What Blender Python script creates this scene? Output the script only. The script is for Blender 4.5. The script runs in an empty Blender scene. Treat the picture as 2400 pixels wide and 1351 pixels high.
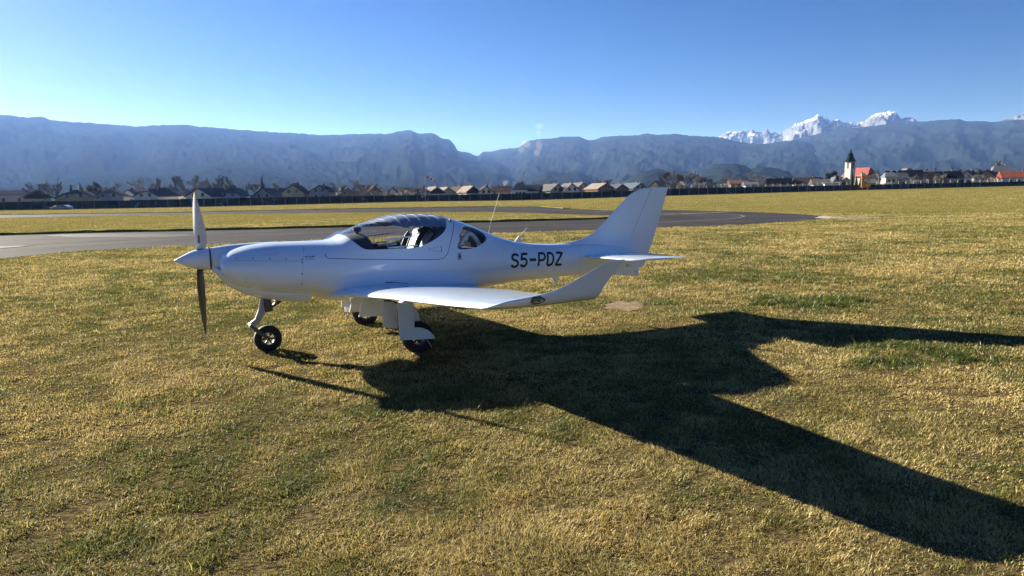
import bpy, bmesh, math, random
import numpy as np
from mathutils import Matrix, Vector
random.seed(7); RNG = np.random.default_rng(11)
S = bpy.context.scene; C = S.collection
# ------------------------------------------------------------------ camera
F = 1620.0; H = 1.65; CX, CY = 1200.0, 675.5            # focal length in photo pixels, eye height
ROLL = math.atan(0.0192); PITCH = math.atan((CY-453)*math.cos(ROLL)/F)
FW = np.array([0, math.cos(PITCH), -math.sin(PITCH)]); U0 = np.array([0, math.sin(PITCH), math.cos(PITCH)]); R0 = np.array([1., 0, 0])
RT = R0*math.cos(ROLL)-U0*math.sin(ROLL); UP = U0*math.cos(ROLL)+R0*math.sin(ROLL); EYE = np.array([0, 0, H])
cd = bpy.data.cameras.new("camera"); cam = bpy.data.objects.new("camera", cd); C.objects.link(cam); S.camera = cam
cd.sensor_fit = 'HORIZONTAL'; cd.sensor_width = 36; cd.lens = F/2400*36; cd.clip_start = 0.05; cd.clip_end = 60000
M = Matrix(((RT[0], UP[0], -FW[0], 0), (RT[1], UP[1], -FW[1], 0), (RT[2], UP[2], -FW[2], H), (0, 0, 0, 1))); cam.matrix_world = M
# ------------------------------------------------------------------ sky, sun, exposure
SUN_L = np.array([2.32, -1.78])                          # shadow run per metre of height
SUN_EL = math.atan(1/np.linalg.norm(SUN_L)); SUN_AZ = math.atan2(-SUN_L[0], -SUN_L[1])   # from +Y towards +X
W = bpy.data.worlds.new("World"); S.world = W; W.use_nodes = True
nt = W.node_tree; bg = nt.nodes["Background"]; sky = nt.nodes.new("ShaderNodeTexSky"); sky.sky_type = 'NISHITA'; sky.sun_disc = False
sky.sun_elevation = SUN_EL; sky.sun_rotation = SUN_AZ; sky.altitude = 500; sky.air_density = 1.0; sky.dust_density = 0.6; sky.ozone_density = 3.0
hs = nt.nodes.new("ShaderNodeHueSaturation"); hs.inputs['Saturation'].default_value = 1.5; wb = nt.nodes.new("ShaderNodeMix"); wb.data_type = 'RGBA'; wb.blend_type = 'MULTIPLY'; wb.inputs[0].default_value = 1; wb.inputs[7].default_value = (.190, .235, .378, 1)
nt.links.new(sky.outputs[0], hs.inputs['Color']); nt.links.new(hs.outputs[0], wb.inputs[6]); nt.links.new(wb.outputs[2], bg.inputs[0]); bg.inputs[1].default_value = 0.05      # the camera's cool, saturated daylight rendering
sl = bpy.data.lights.new("sun", 'SUN'); sl.energy = 5.0; sl.angle = math.radians(0.5); sl.color = (1, 0.94, 0.85)
so = bpy.data.objects.new("sun", sl); C.objects.link(so)
so.rotation_euler = Vector((SUN_L[0], SUN_L[1], -1)).to_track_quat('-Z', 'Y').to_euler(); so.location = (-30, 25, 40)
S.view_settings.view_transform = 'Standard'; S.view_settings.look = 'None'; S.view_settings.exposure = 2.1; S.view_settings.gamma = 1.0
S.cycles.use_denoising = True; S.cycles.max_bounces = 10; S.cycles.transparent_max_bounces = 16; S.cycles.volume_bounces = 0
S.cycles.caustics_reflective = False; S.cycles.caustics_refractive = False
# ------------------------------------------------------------------ helpers
def ray(x, y): return FW+RT*(x-CX)/F-UP*(y-CY)/F
def at(x, y, Y):                                         # the point seen at photo pixel x, y that stands Y metres ahead
    d = ray(x, y); return EYE+d*(Y/d[1])
def ground_at(x, y, z=0.0):
    d = ray(x, y); return EYE+d*((z-H)/d[2])
def tag(o, label=None, cat=None, group=None, kind=None):
    if label: o['label'] = label
    if cat: o['category'] = cat
    if group: o['group'] = group
    if kind: o['kind'] = kind
    return o
def empty(name, loc=(0, 0, 0), rz=0, label=None, cat=None, group=None):
    o = bpy.data.objects.new(name, None); C.objects.link(o); o.location = tuple(loc); o.rotation_euler = (0, 0, rz); o.empty_display_size = .2
    return tag(o, label, cat, group)
def mk(name, v, f, mats, parent=None, smooth=True, fm=None, sharp=None):
    me = bpy.data.meshes.new(name); me.from_pydata([tuple(map(float, p)) for p in v], [], [tuple(map(int, q)) for q in f])
    for m in (mats if isinstance(mats, (list, tuple)) else [mats]): me.materials.append(m)
    if fm is not None: me.polygons.foreach_set('material_index', list(map(int, fm)))
    me.polygons.foreach_set('use_smooth', [smooth]*len(me.polygons))
    me.update()
    if smooth and sharp: me.set_sharp_from_angle(angle=math.radians(sharp))
    o = bpy.data.objects.new(name, me); C.objects.link(o)
    if parent: o.parent = parent
    return o
def fast(name, V, Fa, mat, attr=None, smooth=False, k=3):   # big meshes from arrays, k-gons
    me = bpy.data.meshes.new(name); V = np.ascontiguousarray(V, np.float32); Fa = np.ascontiguousarray(Fa, np.int32)
    me.vertices.add(len(V)); me.vertices.foreach_set('co', V.ravel())
    me.loops.add(Fa.size); me.loops.foreach_set('vertex_index', Fa.ravel())
    me.polygons.add(len(Fa)); me.polygons.foreach_set('loop_start', np.arange(len(Fa), dtype=np.int32)*k)
    me.polygons.foreach_set('use_smooth', np.full(len(Fa), smooth))
    if attr is not None:
        a = me.attributes.new('tint', 'FLOAT_COLOR', 'POINT'); a.data.foreach_set('color', np.ascontiguousarray(attr, np.float32).ravel())
    me.materials.append(mat); me.update(calc_edges=True); me.validate()
    o = bpy.data.objects.new(name, me); C.objects.link(o); return o
class MB:                                                # collects simple shapes into ONE mesh
    def __init__(s): s.v = []; s.f = []; s.m = []
    def add(s, v, f, m=0):
        b = len(s.v); s.v += [tuple(p) for p in v]; s.f += [tuple(i+b for i in q) for q in f]; s.m += [m]*len(f); return s
    def box(s, c, d, m=0, R=None):
        x, y, z = [q/2 for q in d]; v = [Vector((i*x, j*y, k*z)) for i in (-1, 1) for j in (-1, 1) for k in (-1, 1)]
        if R is not None: v = [R @ p for p in v]
        v = [p+Vector(c) for p in v]
        return s.add(v, [(0, 1, 3, 2), (4, 6, 7, 5), (0, 4, 5, 1), (2, 3, 7, 6), (0, 2, 6, 4), (1, 5, 7, 3)], m)
    def tube(s, pts, r, n=8, m=0, cap=True):
        pts = [Vector(p) for p in pts]; rs = r if isinstance(r, (list, tuple)) else [r]*len(pts); b = len(s.v)
        for i, p in enumerate(pts):
            d = (pts[min(i+1, len(pts)-1)]-pts[max(i-1, 0)]).normalized(); a = d.orthogonal().normalized(); q = d.cross(a)
            if i:
                a = (pa-d*pa.dot(d)).normalized(); q = d.cross(a)
            pa = a
            s.v += [tuple(p+(a*math.cos(t)+q*math.sin(t))*rs[i]) for t in [2*math.pi*j/n for j in range(n)]]
        for i in range(len(pts)-1):
            for j in range(n): s.f.append((b+i*n+j, b+i*n+(j+1) % n, b+(i+1)*n+(j+1) % n, b+(i+1)*n+j)); s.m.append(m)
        if cap:
            s.f.append(tuple(b+j for j in range(n))[::-1]); s.f.append(tuple(b+(len(pts)-1)*n+j for j in range(n))); s.m += [m, m]
        return s
    def prism(s, poly, y0, y1, m=0):                     # poly in x,z pushed from y0 to y1
        n = len(poly); v = [(x, y0, z) for x, z in poly]+[(x, y1, z) for x, z in poly]
        f = [tuple(range(n)), tuple(range(2*n-1, n-1, -1))]+[(i, i+n, (i+1) % n+n, (i+1) % n) for i in range(n)]
        return s.add(v, f, m)
    def lathe(s, prof, c, axis='y', n=32, m=0):          # prof: (along axis, radius)
        b = len(s.v)
        for a, r in prof:
            for j in range(n):
                t = 2*math.pi*j/n; p = {'y': (r*math.cos(t), a, r*math.sin(t)), 'x': (a, r*math.cos(t), r*math.sin(t)), 'z': (r*math.cos(t), r*math.sin(t), a)}[axis]
                s.v.append(tuple(p[k]+c[k] for k in range(3)))
        for i in range(len(prof)-1):
            for j in range(n): s.f.append((b+i*n+j, b+i*n+(j+1) % n, b+(i+1)*n+(j+1) % n, b+(i+1)*n+j)); s.m.append(m)
        return s
    def build(s, name, mats, parent=None, smooth=False, sharp=None):
        o = mk(name, s.v, s.f, mats, parent, smooth, s.m)
        bm = bmesh.new(); bm.from_mesh(o.data); bmesh.ops.recalc_face_normals(bm, faces=bm.faces); bm.to_mesh(o.data); bm.free()
        if smooth and sharp: o.data.set_sharp_from_angle(angle=math.radians(sharp))
        return o
def pchip(xs, ys):
    xs = np.asarray(xs, float); ys = np.asarray(ys, float); h = np.diff(xs); d = np.diff(ys)/h
    m = np.zeros_like(xs); m[0] = d[0]; m[-1] = d[-1]
    for i in range(1, len(xs)-1):
        if d[i-1]*d[i] > 0:
            w1 = 2*h[i]+h[i-1]; w2 = h[i]+2*h[i-1]; m[i] = (w1+w2)/(w1/d[i-1]+w2/d[i])
    def f(x):
        x = np.clip(np.asarray(x, float), xs[0], xs[-1]); i = np.clip(np.searchsorted(xs, x)-1, 0, len(xs)-2)
        t = (x-xs[i])/h[i]; t2 = t*t; t3 = t2*t
        return (2*t3-3*t2+1)*ys[i]+(t3-2*t2+t)*h[i]*m[i]+(-2*t3+3*t2)*ys[i+1]+(t3-t2)*h[i]*m[i+1]
    return f
def curve(*p): return pchip([a for a, b in p], [b for a, b in p])
def vnoise(x, y, seed=0):                                # smooth value noise, 0..1
    xi = np.floor(x).astype(np.int64); yi = np.floor(y).astype(np.int64); u = x-xi; v = y-yi; u = u*u*(3-2*u); v = v*v*(3-2*v)
    def h(a, b):
        n = (a*374761393+b*668265263+seed*1442695041) & 0x7fffffff; n = ((n ^ (n >> 13))*1274126177) & 0x7fffffff; n = n ^ (n >> 16)
        return (n & 0xffff)/65535.0
    return (h(xi, yi)*(1-u)+h(xi+1, yi)*u)*(1-v)+(h(xi, yi+1)*(1-u)+h(xi+1, yi+1)*u)*v
def fbm(x, y, o=4, seed=0):
    s = 0; a = .5; t = 0
    for k in range(o): s = s+a*vnoise(x*2**k, y*2**k, seed+k*17); t += a; a *= .5
    return s/t
def sstep(a, b, x): t = np.clip((x-a)/(b-a), 0, 1); return t*t*(3-2*t)
# ------------------------------------------------------------------ materials
def pbr(name, col, rough=.6, metal=0, coat=0, var=0, scale=6, bump=0, spec=.5, trans=0, col2=None, detail=4, coords='Object'):
    m = bpy.data.materials.new(name); m.use_nodes = True; n = m.node_tree; b = n.nodes["Principled BSDF"]
    b.inputs['Base Color'].default_value = (*col, 1); b.inputs['Roughness'].default_value = rough; b.inputs['Metallic'].default_value = metal
    b.inputs['Coat Weight'].default_value = coat; b.inputs['Coat Roughness'].default_value = .06; b.inputs['Specular IOR Level'].default_value = spec
    if var or bump or col2:
        tc = n.nodes.new("ShaderNodeTexCoord"); no = n.nodes.new("ShaderNodeTexNoise"); no.inputs['Scale'].default_value = scale; no.inputs['Detail'].default_value = detail
        n.links.new(tc.outputs[coords], no.inputs['Vector'])
        if var or col2:
            r = n.nodes.new("ShaderNodeValToRGB"); n.links.new(no.outputs[0], r.inputs[0]); c2 = col2 or tuple(min(1, c*(1+var)) for c in col); c1 = col if col2 else tuple(c*(1-var) for c in col)
            r.color_ramp.elements[0].position = .32; r.color_ramp.elements[1].position = .68
            r.color_ramp.elements[0].color = (*c1, 1); r.color_ramp.elements[1].color = (*c2, 1); n.links.new(r.outputs[0], b.inputs['Base Color'])
        if bump:
            bu = n.nodes.new("ShaderNodeBump"); bu.inputs['Strength'].default_value = bump; bu.inputs['Distance'].default_value = .02; n.links.new(no.outputs[0], bu.inputs['Height']); n.links.new(bu.outputs[0], b.inputs['Normal'])
    return m
PAINT = pbr('white_paint', (.665, .755, .875), .30, coat=.9, col2=(.695, .785, .895), scale=2.2, detail=8)
PAINT2 = pbr('white_panel_paint', (.78, .80, .86), .45, var=.02, scale=9)
DARK = pbr('black_plastic', (.012, .012, .014), .5); GAP = pbr('dark_gap', (.02, .022, .03), .8); RUBBER = pbr('tyre_rubber', (.007, .007, .008), .75, var=.3, scale=30)
STEEL = pbr('grey_painted_steel', (.30, .31, .34), .38, coat=.2); DSTEEL = pbr('dark_steel', (.05, .052, .06), .45); BLACKPAINT = pbr('black_lettering', (.006, .007, .012), .35)
BLADEW = pbr('worn_white_blade', (.62, .60, .58), .5, var=.08, scale=12); BLADEB = pbr('matt_black_blade', (.008, .008, .009), .42); YELLOW = pbr('yellow_tip_paint', (.62, .42, .03), .5)
SEATD = pbr('charcoal_leather', (.035, .035, .04), .55, bump=.2, scale=60); SEATC = pbr('cream_leather', (.10, .095, .09), .6); FABRIC = pbr('grey_blue_sunshade_cloth', (.17, .20, .28), .8, var=.12, scale=18)
TRIM = pbr('white_trim', (.78, .78, .78), .35); CLEAR = pbr('clear_acrylic_edge', (.75, .78, .8), .15)
COCK = pbr('dark_cockpit_liner', (.045, .05, .062), .7)
def glass(name, tint=(.93, .96, 1), ior=1.45):
    m = bpy.data.materials.new(name); m.use_nodes = True; n = m.node_tree; out = n.nodes["Material Output"]; n.nodes.remove(n.nodes["Principled BSDF"])
    t = n.nodes.new("ShaderNodeBsdfTransparent"); t.inputs[0].default_value = (*tint, 1); g = n.nodes.new("ShaderNodeBsdfGlossy"); g.inputs['Roughness'].default_value = .02
    fr = n.nodes.new("ShaderNodeFresnel"); fr.inputs[0].default_value = ior; mx = n.nodes.new("ShaderNodeMixShader")
    # the same fresnel from both faces of the thin sheet
    ge = n.nodes.new("ShaderNodeNewGeometry"); ma = n.nodes.new("ShaderNodeMix"); ma.data_type = 'FLOAT'
    n.links.new(ge.outputs['Backfacing'], ma.inputs[0]); ma.inputs[2].default_value = ior; ma.inputs[3].default_value = 1/ior; n.links.new(ma.outputs[0], fr.inputs[0])
    n.links.new(fr.outputs[0], mx.inputs[0]); n.links.new(t.outputs[0], mx.inputs[1]); n.links.new(g.outputs[0], mx.inputs[2]); n.links.new(mx.outputs[0], out.inputs[0]); return m
GLASS = glass('canopy_acrylic'); TGLASS = glass('tinted_acrylic', (.80, .84, .88))
# ------------------------------------------------------------------ the ground, paved strips and distant terrain
FD = curve((-500, 122), (0, 150), (600, 172), (1000, 187), (1560, 207), (2000, 235), (2400, 262), (2900, 300))      # how far the fence stands, by photo column
FBASE = curve((-500, 499), (0, 493.5), (400, 486.5), (790, 477.5), (1000, 472.5), (1180, 470.5), (1560, 459.5), (1900, 449.5), (2150, 442.5), (2400, 436), (2900, 421))
_px = np.linspace(-500, 2900, 120); _b = np.array([at(p, FBASE(p), FD(p)) for p in _px])
GZ_U = _b[:, 0]/_b[:, 1]; GZ_Z = _b[:, 2]; GZ_D = _b[:, 1]
def gz(X, Y):                                            # gentle rise and fall of the field out to the fence and village
    X = np.asarray(X, float); Y = np.asarray(Y, float); u = X/np.maximum(Y, 1e-3); zz = np.interp(u, GZ_U, GZ_Z); dd = np.interp(u, GZ_U, GZ_D)
    return np.where(Y > 0, zz*sstep(0, 1, (Y-90)/(dd-90)), 0.0)
def grass_nodes(n, near):                                # straw and green mixed by noise over the field
    ge = n.nodes.new("ShaderNodeNewGeometry"); mp = n.nodes.new("ShaderNodeMapping"); n.links.new(ge.outputs['Position'], mp.inputs[0])
    def noise(s, d=5, sc=(1, 1, 1)):
        m2 = n.nodes.new("ShaderNodeMapping"); m2.inputs['Scale'].default_value = sc; n.links.new(ge.outputs['Position'], m2.inputs[0])
        t = n.nodes.new("ShaderNodeTexNoise"); t.inputs['Scale'].default_value = s; t.inputs['Detail'].default_value = d; t.inputs['Roughness'].default_value = .62; n.links.new(m2.outputs[0], t.inputs[0]); return t.outputs[0]
    def ramp(src, stops):
        r = n.nodes.new("ShaderNodeValToRGB"); n.links.new(src, r.inputs[0]); e = r.color_ramp.elements
        e[0].position, e[0].color = stops[0][0], (*stops[0][1], 1); e[1].position, e[1].color = stops[-1][0], (*stops[-1][1], 1)
        for p, c in stops[1:-1]: q = e.new(p); q.color = (*c, 1)
        return r.outputs[0]
    def mix(a, b, f, mode='MIX'):
        x = n.nodes.new("ShaderNodeMix"); x.data_type = 'RGBA'; x.blend_type = mode
        (n.links.new(f, x.inputs[0]) if not isinstance(f, float) else setattr(x.inputs[0], 'default_value', f)); n.links.new(a, x.inputs[6]); n.links.new(b, x.inputs[7]); return x.outputs[2]
    big = noise(.11, 4, (.55, 1.6, 1)); mid = noise(.9, 5, (.7, 1.3, 1)); fine = noise(14, 4, (.6, 1.4, 1))
    a = ramp(big, [(.34, GREEN), (.5, OLIVE), (.66, STRAW)]); b = ramp(mid, [(.33, DGREEN), (.5, OLIVE), (.68, STRAW)])
    c = mix(a, b, .5); d = ramp(fine, [(.36, (.35, .34, .32)), (.62, (1.25, 1.22, 1.15))]); return mix(c, d, .8, 'MULTIPLY'), fine, mid
STRAW = (.235, .187, .075); OLIVE = (.185, .162, .050); GREEN = (.13, .132, .034); DGREEN = (.065, .08, .02)
m = bpy.data.materials.new('grass_field'); m.use_nodes = True; n = m.node_tree; b = n.nodes["Principled BSDF"]
col, fine, mid = grass_nodes(n, False)
ge = n.nodes.new("ShaderNodeNewGeometry"); ln = n.nodes.new("ShaderNodeVectorMath"); ln.operation = 'LENGTH'; n.links.new(ge.outputs['Position'], ln.inputs[0])      # dark thatch and soil under the modelled turf
mr = n.nodes.new("ShaderNodeMapRange"); mr.inputs[1].default_value = 9; mr.inputs[2].default_value = 40; n.links.new(ln.outputs['Value'], mr.inputs[0])
so_ = n.nodes.new("ShaderNodeTexNoise"); so_.inputs['Scale'].default_value = 22; so_.inputs['Detail'].default_value = 6; n.links.new(ge.outputs['Position'], so_.inputs[0])
sr = n.nodes.new("ShaderNodeValToRGB"); n.links.new(so_.outputs[0], sr.inputs[0]); sr.color_ramp.elements[0].position = .3; sr.color_ramp.elements[0].color = (.028, .022, .011, 1); sr.color_ramp.elements[1].position = .72; sr.color_ramp.elements[1].color = (.15, .118, .054, 1)
mx = n.nodes.new("ShaderNodeMix"); mx.data_type = 'RGBA'; n.links.new(mr.outputs[0], mx.inputs[0]); n.links.new(sr.outputs[0], mx.inputs[6]); n.links.new(col, mx.inputs[7]); n.links.new(mx.outputs[2], b.inputs['Base Color']); b.inputs['Roughness'].default_value = .95; b.inputs['Specular IOR Level'].default_value = 0
bu = n.nodes.new("ShaderNodeBump"); bu.inputs['Strength'].default_value = .9; bu.inputs['Distance'].default_value = .03; n.links.new(fine, bu.inputs['Height']); n.links.new(bu.outputs[0], b.inputs['Normal'])
GRASSM = m
rs = np.concatenate([[0.01], np.geomspace(1.2, 13000, 110)]); az = np.radians(np.linspace(0, 360, 361)[:-1])
RR, AA = np.meshgrid(rs, az, indexing='ij'); X = RR*np.sin(AA); Y = RR*np.cos(AA); Z = gz(X, Y)
V = np.stack([X, Y, Z], -1).reshape(-1, 3); nr, na = RR.shape
i, j = np.meshgrid(np.arange(nr-1), np.arange(na), indexing='ij'); i = i.ravel(); j = j.ravel()
tag(fast('ground', V, np.stack([i*na+j, (i+1)*na+j, (i+1)*na+(j+1) % na, i*na+(j+1) % na], 1)[:, ::-1], GRASSM, smooth=True, k=4), kind='structure')
ASPH = pbr('worn_asphalt', (.032, .032, .037), .85, col2=(.056, .0545, .060), scale=.35, detail=9, bump=.3, spec=.017)
LINEW = pbr('worn_white_line', (.36, .355, .345), .6, var=.25, scale=3, spec=0); LINEY = pbr('faded_yellow_line', (.19, .175, .155), .6, var=.25, scale=3, spec=0); LINER = pbr('faded_red_line', (.15, .085, .08), .6, var=.2, scale=3, spec=0)
def sheet(name, poly, z, mat, kind='structure'):         # a flat polygon a few millimetres above the ground, in photo pixels
    pts = [ground_at(*p) for p in poly]; bm = bmesh.new(); f = bm.faces.new([bm.verts.new((p[0], p[1], z)) for p in pts]); bmesh.ops.triangulate(bm, faces=[f])
    bmesh.ops.recalc_face_normals(bm, faces=bm.faces); me = bpy.data.meshes.new(name); bm.to_mesh(me); bm.free(); me.materials.append(mat)
    o = bpy.data.objects.new(name, me); C.objects.link(o); return tag(o, kind=kind)
NEAR_UP = [(-420, 566), (0, 553), (200, 547), (420, 543), (800, 534), (1100, 523), (1300, 518), (1450, 513)]
NEAR_LO = [(1950, 510), (1930, 514), (1860, 519.5), (1760, 526), (1640, 531), (1560, 534), (1420, 538), (1280, 542.5), (1140, 547.5), (900, 556), (700, 564), (450, 576), (300, 583), (150, 592.5), (0, 607), (-420, 648)]
FAR_UP = [(-420, 513), (0, 504.5), (420, 499), (780, 491), (1000, 487.5), (1160, 484.8), (1265, 485), (1320, 489.5), (1420, 494), (1560, 493), (1700, 496), (1800, 499), (1890, 503.5), (1935, 508)]
FAR_LO = [(1450, 507), (1380, 504.2), (1240, 499.8), (1140, 497), (900, 498), (780, 499), (420, 503), (200, 507.5), (0, 511.5), (-420, 521)]
sheet('taxiway', NEAR_UP+[(1450, 507)][:0]+FAR_LO[:1]+[(1560, 493)]+FAR_UP[10:]+NEAR_LO, .010, ASPH)
sheet('runway', FAR_UP[:10]+FAR_LO, .014, ASPH)
def strip(name, pts, wpx, mat, z=.022):                  # a painted line following photo pixels, wpx wide in metres
    P = [np.array(ground_at(*p)) for p in pts]; v = []; f = []
    for i, p in enumerate(P):
        d = P[min(i+1, len(P)-1)]-P[max(i-1, 0)]; d /= np.linalg.norm(d); nn = np.array([-d[1], d[0], 0])*wpx/2; v += [(*(p+nn)[:2], z), (*(p-nn)[:2], z)]
        if i: f.append((2*i-2, 2*i-1, 2*i+1, 2*i))
    return tag(mk(name, v, f, mat, smooth=False), kind='structure')
strip('taxiway_centre_line', [(-420, 600), (0, 580), (150, 571), (300, 563.5), (450, 557), (700, 549), (900, 541), (1140, 533), (1300, 529), (1450, 525.5), (1560, 521.5), (1640, 518.5), (1700, 515), (1735, 511), (1745, 508), (1735, 505.5), (1700, 503.8), (1640, 502.8), (1560, 502)], .16, LINEY)
strip('runway_edge_line', [(1140, 487.5), (1240, 490.5), (1330, 494.5), (1420, 497.5), (1540, 500)], .2, LINEY)
strip('runway_white_line', [(1540, 503.5), (1600, 502), (1680, 499), (1710, 497.5)], .3, LINEW)
strip('runway_red_line', [(1545, 505.5), (1585, 505), (1620, 503.5)], .35, LINER)
sheet('taxiway_white_arrow', [(-300, 598), (-90, 582), (78, 577), (20, 582.5), (-80, 592), (-300, 612)], .026, LINEW)
strip('taxiway_edge_line', [(60, 562), (100, 561.5), (240, 556.5)], .12, LINEW)
def blob(cx, cy, rx, ry, n=22, jag=.22): return [(cx+rx*math.cos(t)*(1+random.uniform(-jag, jag)), cy+ry*math.sin(t)*(1+random.uniform(-jag, jag))) for t in [2*math.pi*k/n for k in range(n)]]
SHEEN = pbr('sheen_asphalt', (.040, .040, .044), .65, spec=.055, var=.3, scale=.5, detail=8)  # low-sun sheen put in as a patch of glossier asphalt
sheet('taxiway_sheen_patch', blob(285, 553.5, 175, 4.6, 40, .12), .018, SHEEN)
SEAM = pbr('tar_seam', (.012, .012, .013), .8, spec=0)
for q_ in ([(-300, 610), (0, 592), (300, 572), (700, 556), (1140, 540), (1420, 531)], [(-300, 583), (0, 566), (300, 555), (700, 543), (1140, 529), (1420, 521)]): strip('tar_seam', q_, .035, SEAM, .018)
SOIL = pbr('bare_soil', (.14, .105, .07), .95, col2=(.26, .20, .145), scale=5, detail=8, bump=.8, spec=0); DIRT = pbr('reddish_dirt', (.17, .105, .06), .95, col2=(.25, .17, .10), scale=2, detail=6)
sheet('bare_soil_patch', blob(1466, 718, 52, 11), .006, SOIL); sheet('dirt_patch', blob(2000, 511.5, 75, 4.2), .006, DIRT)
sheet('gravel_patch', blob(1945, 510, 32, 3), .012, pbr('pale_gravel', (.30, .26, .21), .9, var=.3, scale=4))
def bank(pts, hgt=.13, out=1.6):                         # the raised turf lip along the far side of the paving
    P = [ground_at(*p) for p in pts]; v = []; f = []
    Q = []
    for a, b in zip(P, P[1:]):
        m_ = max(2, int(np.linalg.norm(b-a)/.7)); Q += [a+(b-a)*k/m_ for k in range(m_)]
    Q.append(P[-1])
    for i, p in enumerate(Q):
        d = Q[min(i+1, len(Q)-1)]-Q[max(i-1, 0)]; d /= np.linalg.norm(d); nn = np.array([-d[1], d[0], 0]); nn = nn if nn[1] > 0 else -nn; j = random.uniform(-.06, .12); hh = hgt*random.uniform(.75, 1.2)
        v += [(*(p+nn*(.0+j))[:2], -.01), (*(p+nn*(.07+j))[:2], hh), (*(p+nn*.6)[:2], hgt*.6), (*(p+nn*out)[:2], -.01)]
        if i: b = 4*i; f += [(b-4+k, b-3+k, b+1+k, b+k) for k in range(3)]
    tag(mk('turf_bank', v, f, GRASSM, smooth=False), kind='structure')
bank(NEAR_UP); bank(FAR_UP[:8], .08)
# ---- grass blades: short winter turf, thinning with distance
POLY = [np.array([ground_at(*p)[:2] for p in q]) for q in (NEAR_UP+[(1450, 507), (1560, 493)]+FAR_UP[10:]+NEAR_LO, FAR_UP[:10]+FAR_LO)]
def inside(px, py, poly):
    r = np.zeros(len(px), bool); n = len(poly)
    for i in range(n):
        (x0, y0), (x1, y1) = poly[i], poly[i-1]
        if y0 == y1: continue
        c = ((y0 > py) != (y1 > py)) & (px < (x1-x0)*(py-y0)/(y1-y0)+x0); r ^= c
    return r
def blades():
    N = 2600000; u = RNG.random(N); k = .3; r = (1.75**k+u*(48**k-1.75**k))**(1/k); far = np.arange(N) > N*.80; r = np.where(far, 42+RNG.random(N)**1.2*170, r); a = RNG.uniform(-math.radians(47), math.radians(47), N)
    x = r*np.sin(a); y = r*np.cos(a)
    cl = fbm(x*5.5, y*5.5, 3, 5); keep = cl > RNG.uniform(.13, .50, N)                     # turf grows in small clumps
    ex = (vnoise(x*2.3, y*2.3, 71)-.5)*.7+(vnoise(x*9, y*9, 72)-.5)*.25
    for P in POLY: keep &= ~inside(x+ex*.6, y+ex, P)
    keep &= y < np.interp(x/np.maximum(y, .1), GZ_U, GZ_D)-1
    s0 = ground_at(1466, 718); q = np.hypot((x-s0[0])/.36, (y-s0[1])/.32); keep &= (q > RNG.uniform(.75, 1.15, N)) | (RNG.random(N) < .10)
    x, y, r, cl = [t[keep] for t in (x, y, r, cl)]; N = len(x)
    g = np.clip(.50*fbm(x*.55, y*.8, 4, 9)+.50*fbm(x*3.1, y*3.1, 4, 21)+RNG.normal(0, .085, N), 0, 1)      # dry (1) to green (0)
    tall = np.zeros(N)
    for (cx, cy, rx, ry, w) in ((1835, 705, .60, .42, 1.9), (1985, 706, .40, .34, 1.9), (1895, 722, .5, .30, 1.5), (1780, 712, .25, .2, 1.3), (2180, 828, .42, .32, 2.1), (2270, 840, .35, .25, 1.7), (2080, 850, .35, .22, 1.5), (2010, 818, .4, .2, 1.4), (2350, 800, .35, .2, 1.2), (185, 1275, .28, .10, .6), (40, 1345, .25, .12, .5), (1110, 790, .4, .2, .3), (1720, 655, 1.6, .9, .35), (1850, 640, 1.2, .6, .3)):
        c = ground_at(cx, cy); e = np.exp(-((x-c[0])/rx)**2-((y-c[1])/ry)**2)*w; tall += e*np.clip(2.6*fbm(x*5, y*7, 3, 33)-.55, 0, 2)
    tall = np.minimum(tall, 2.0); g = np.clip(g-.30*tall, 0, 1); t = sstep(.28, .64, g)[:, None]
    gre = np.array([.082, .112, .024]); oli = np.array([.232, .212, .062]); stw = np.array([.452, .355, .140])
    col = np.where(t < .5, gre+(oli-gre)*t*2, oli+(stw-oli)*(t*2-1)); col = col*RNG.uniform(.72, 1.25, (N, 1))
    pale = RNG.random(N) < .05; col[pale] = np.array([.42, .37, .26])*RNG.uniform(.8, 1.1, (pale.sum(), 1)); dead = RNG.random(N) < .05; col[dead] = np.array([.16, .085, .04])
    h = (.010+.040*np.clip(cl-.22, 0, 1)*RNG.random(N)**.8)*(1+.9*tall)*np.clip(r/9, 1, 1.6)*np.clip(r/70, 1, 1.5); w = .0017*np.clip(r/2.6, .8, 9)**.80*np.where(r > 42, 1.5, 1.0)*np.clip(r/60, 1, 2)*RNG.uniform(.7, 1.3, N)
    long = RNG.random(N) < .03; h[long] *= 1.8
    th = RNG.uniform(0, 2*math.pi, N); lean = np.abs(RNG.normal(0, 1.15, N))+.5; comb = fbm(x*1.1, y*1.1, 2, 41)*6.3*2; th = np.where(RNG.random(N) < .45, comb+RNG.normal(0, .6, N), th)
    dx, dy = np.cos(th), np.sin(th); sx, sy = -dy, dx; L = h*1.5
    ph = RNG.uniform(-.9, .9, N); sx, sy = sx*np.cos(ph)-sy*np.sin(ph), sx*np.sin(ph)+sy*np.cos(ph)
    a1 = lean*.45; a2 = np.minimum(lean, 1.45)
    base = np.stack([x, y, gz(x, y)-.004], 1); m = np.stack([x+dx*L*.5*np.sin(a1), y+dy*L*.5*np.sin(a1), L*.5*np.cos(a1)+base[:, 2]], 1); tip = np.stack([m[:, 0]+dx*L*.6*np.sin(a2), m[:, 1]+dy*L*.6*np.sin(a2), m[:, 2]+L*.6*np.cos(a2)], 1)
    side = np.stack([sx, sy, np.zeros(N)], 1)*w[:, None]
    V = np.stack([base-side*.8, base+side*.8, m-side*.75, m+side*.75, tip], 1).reshape(-1, 3); o = np.arange(N)[:, None]*5
    Fa = np.concatenate([o+np.array([[0, 1, 3]]), o+np.array([[0, 3, 2]]), o+np.array([[2, 3, 4]])], 0)
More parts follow.
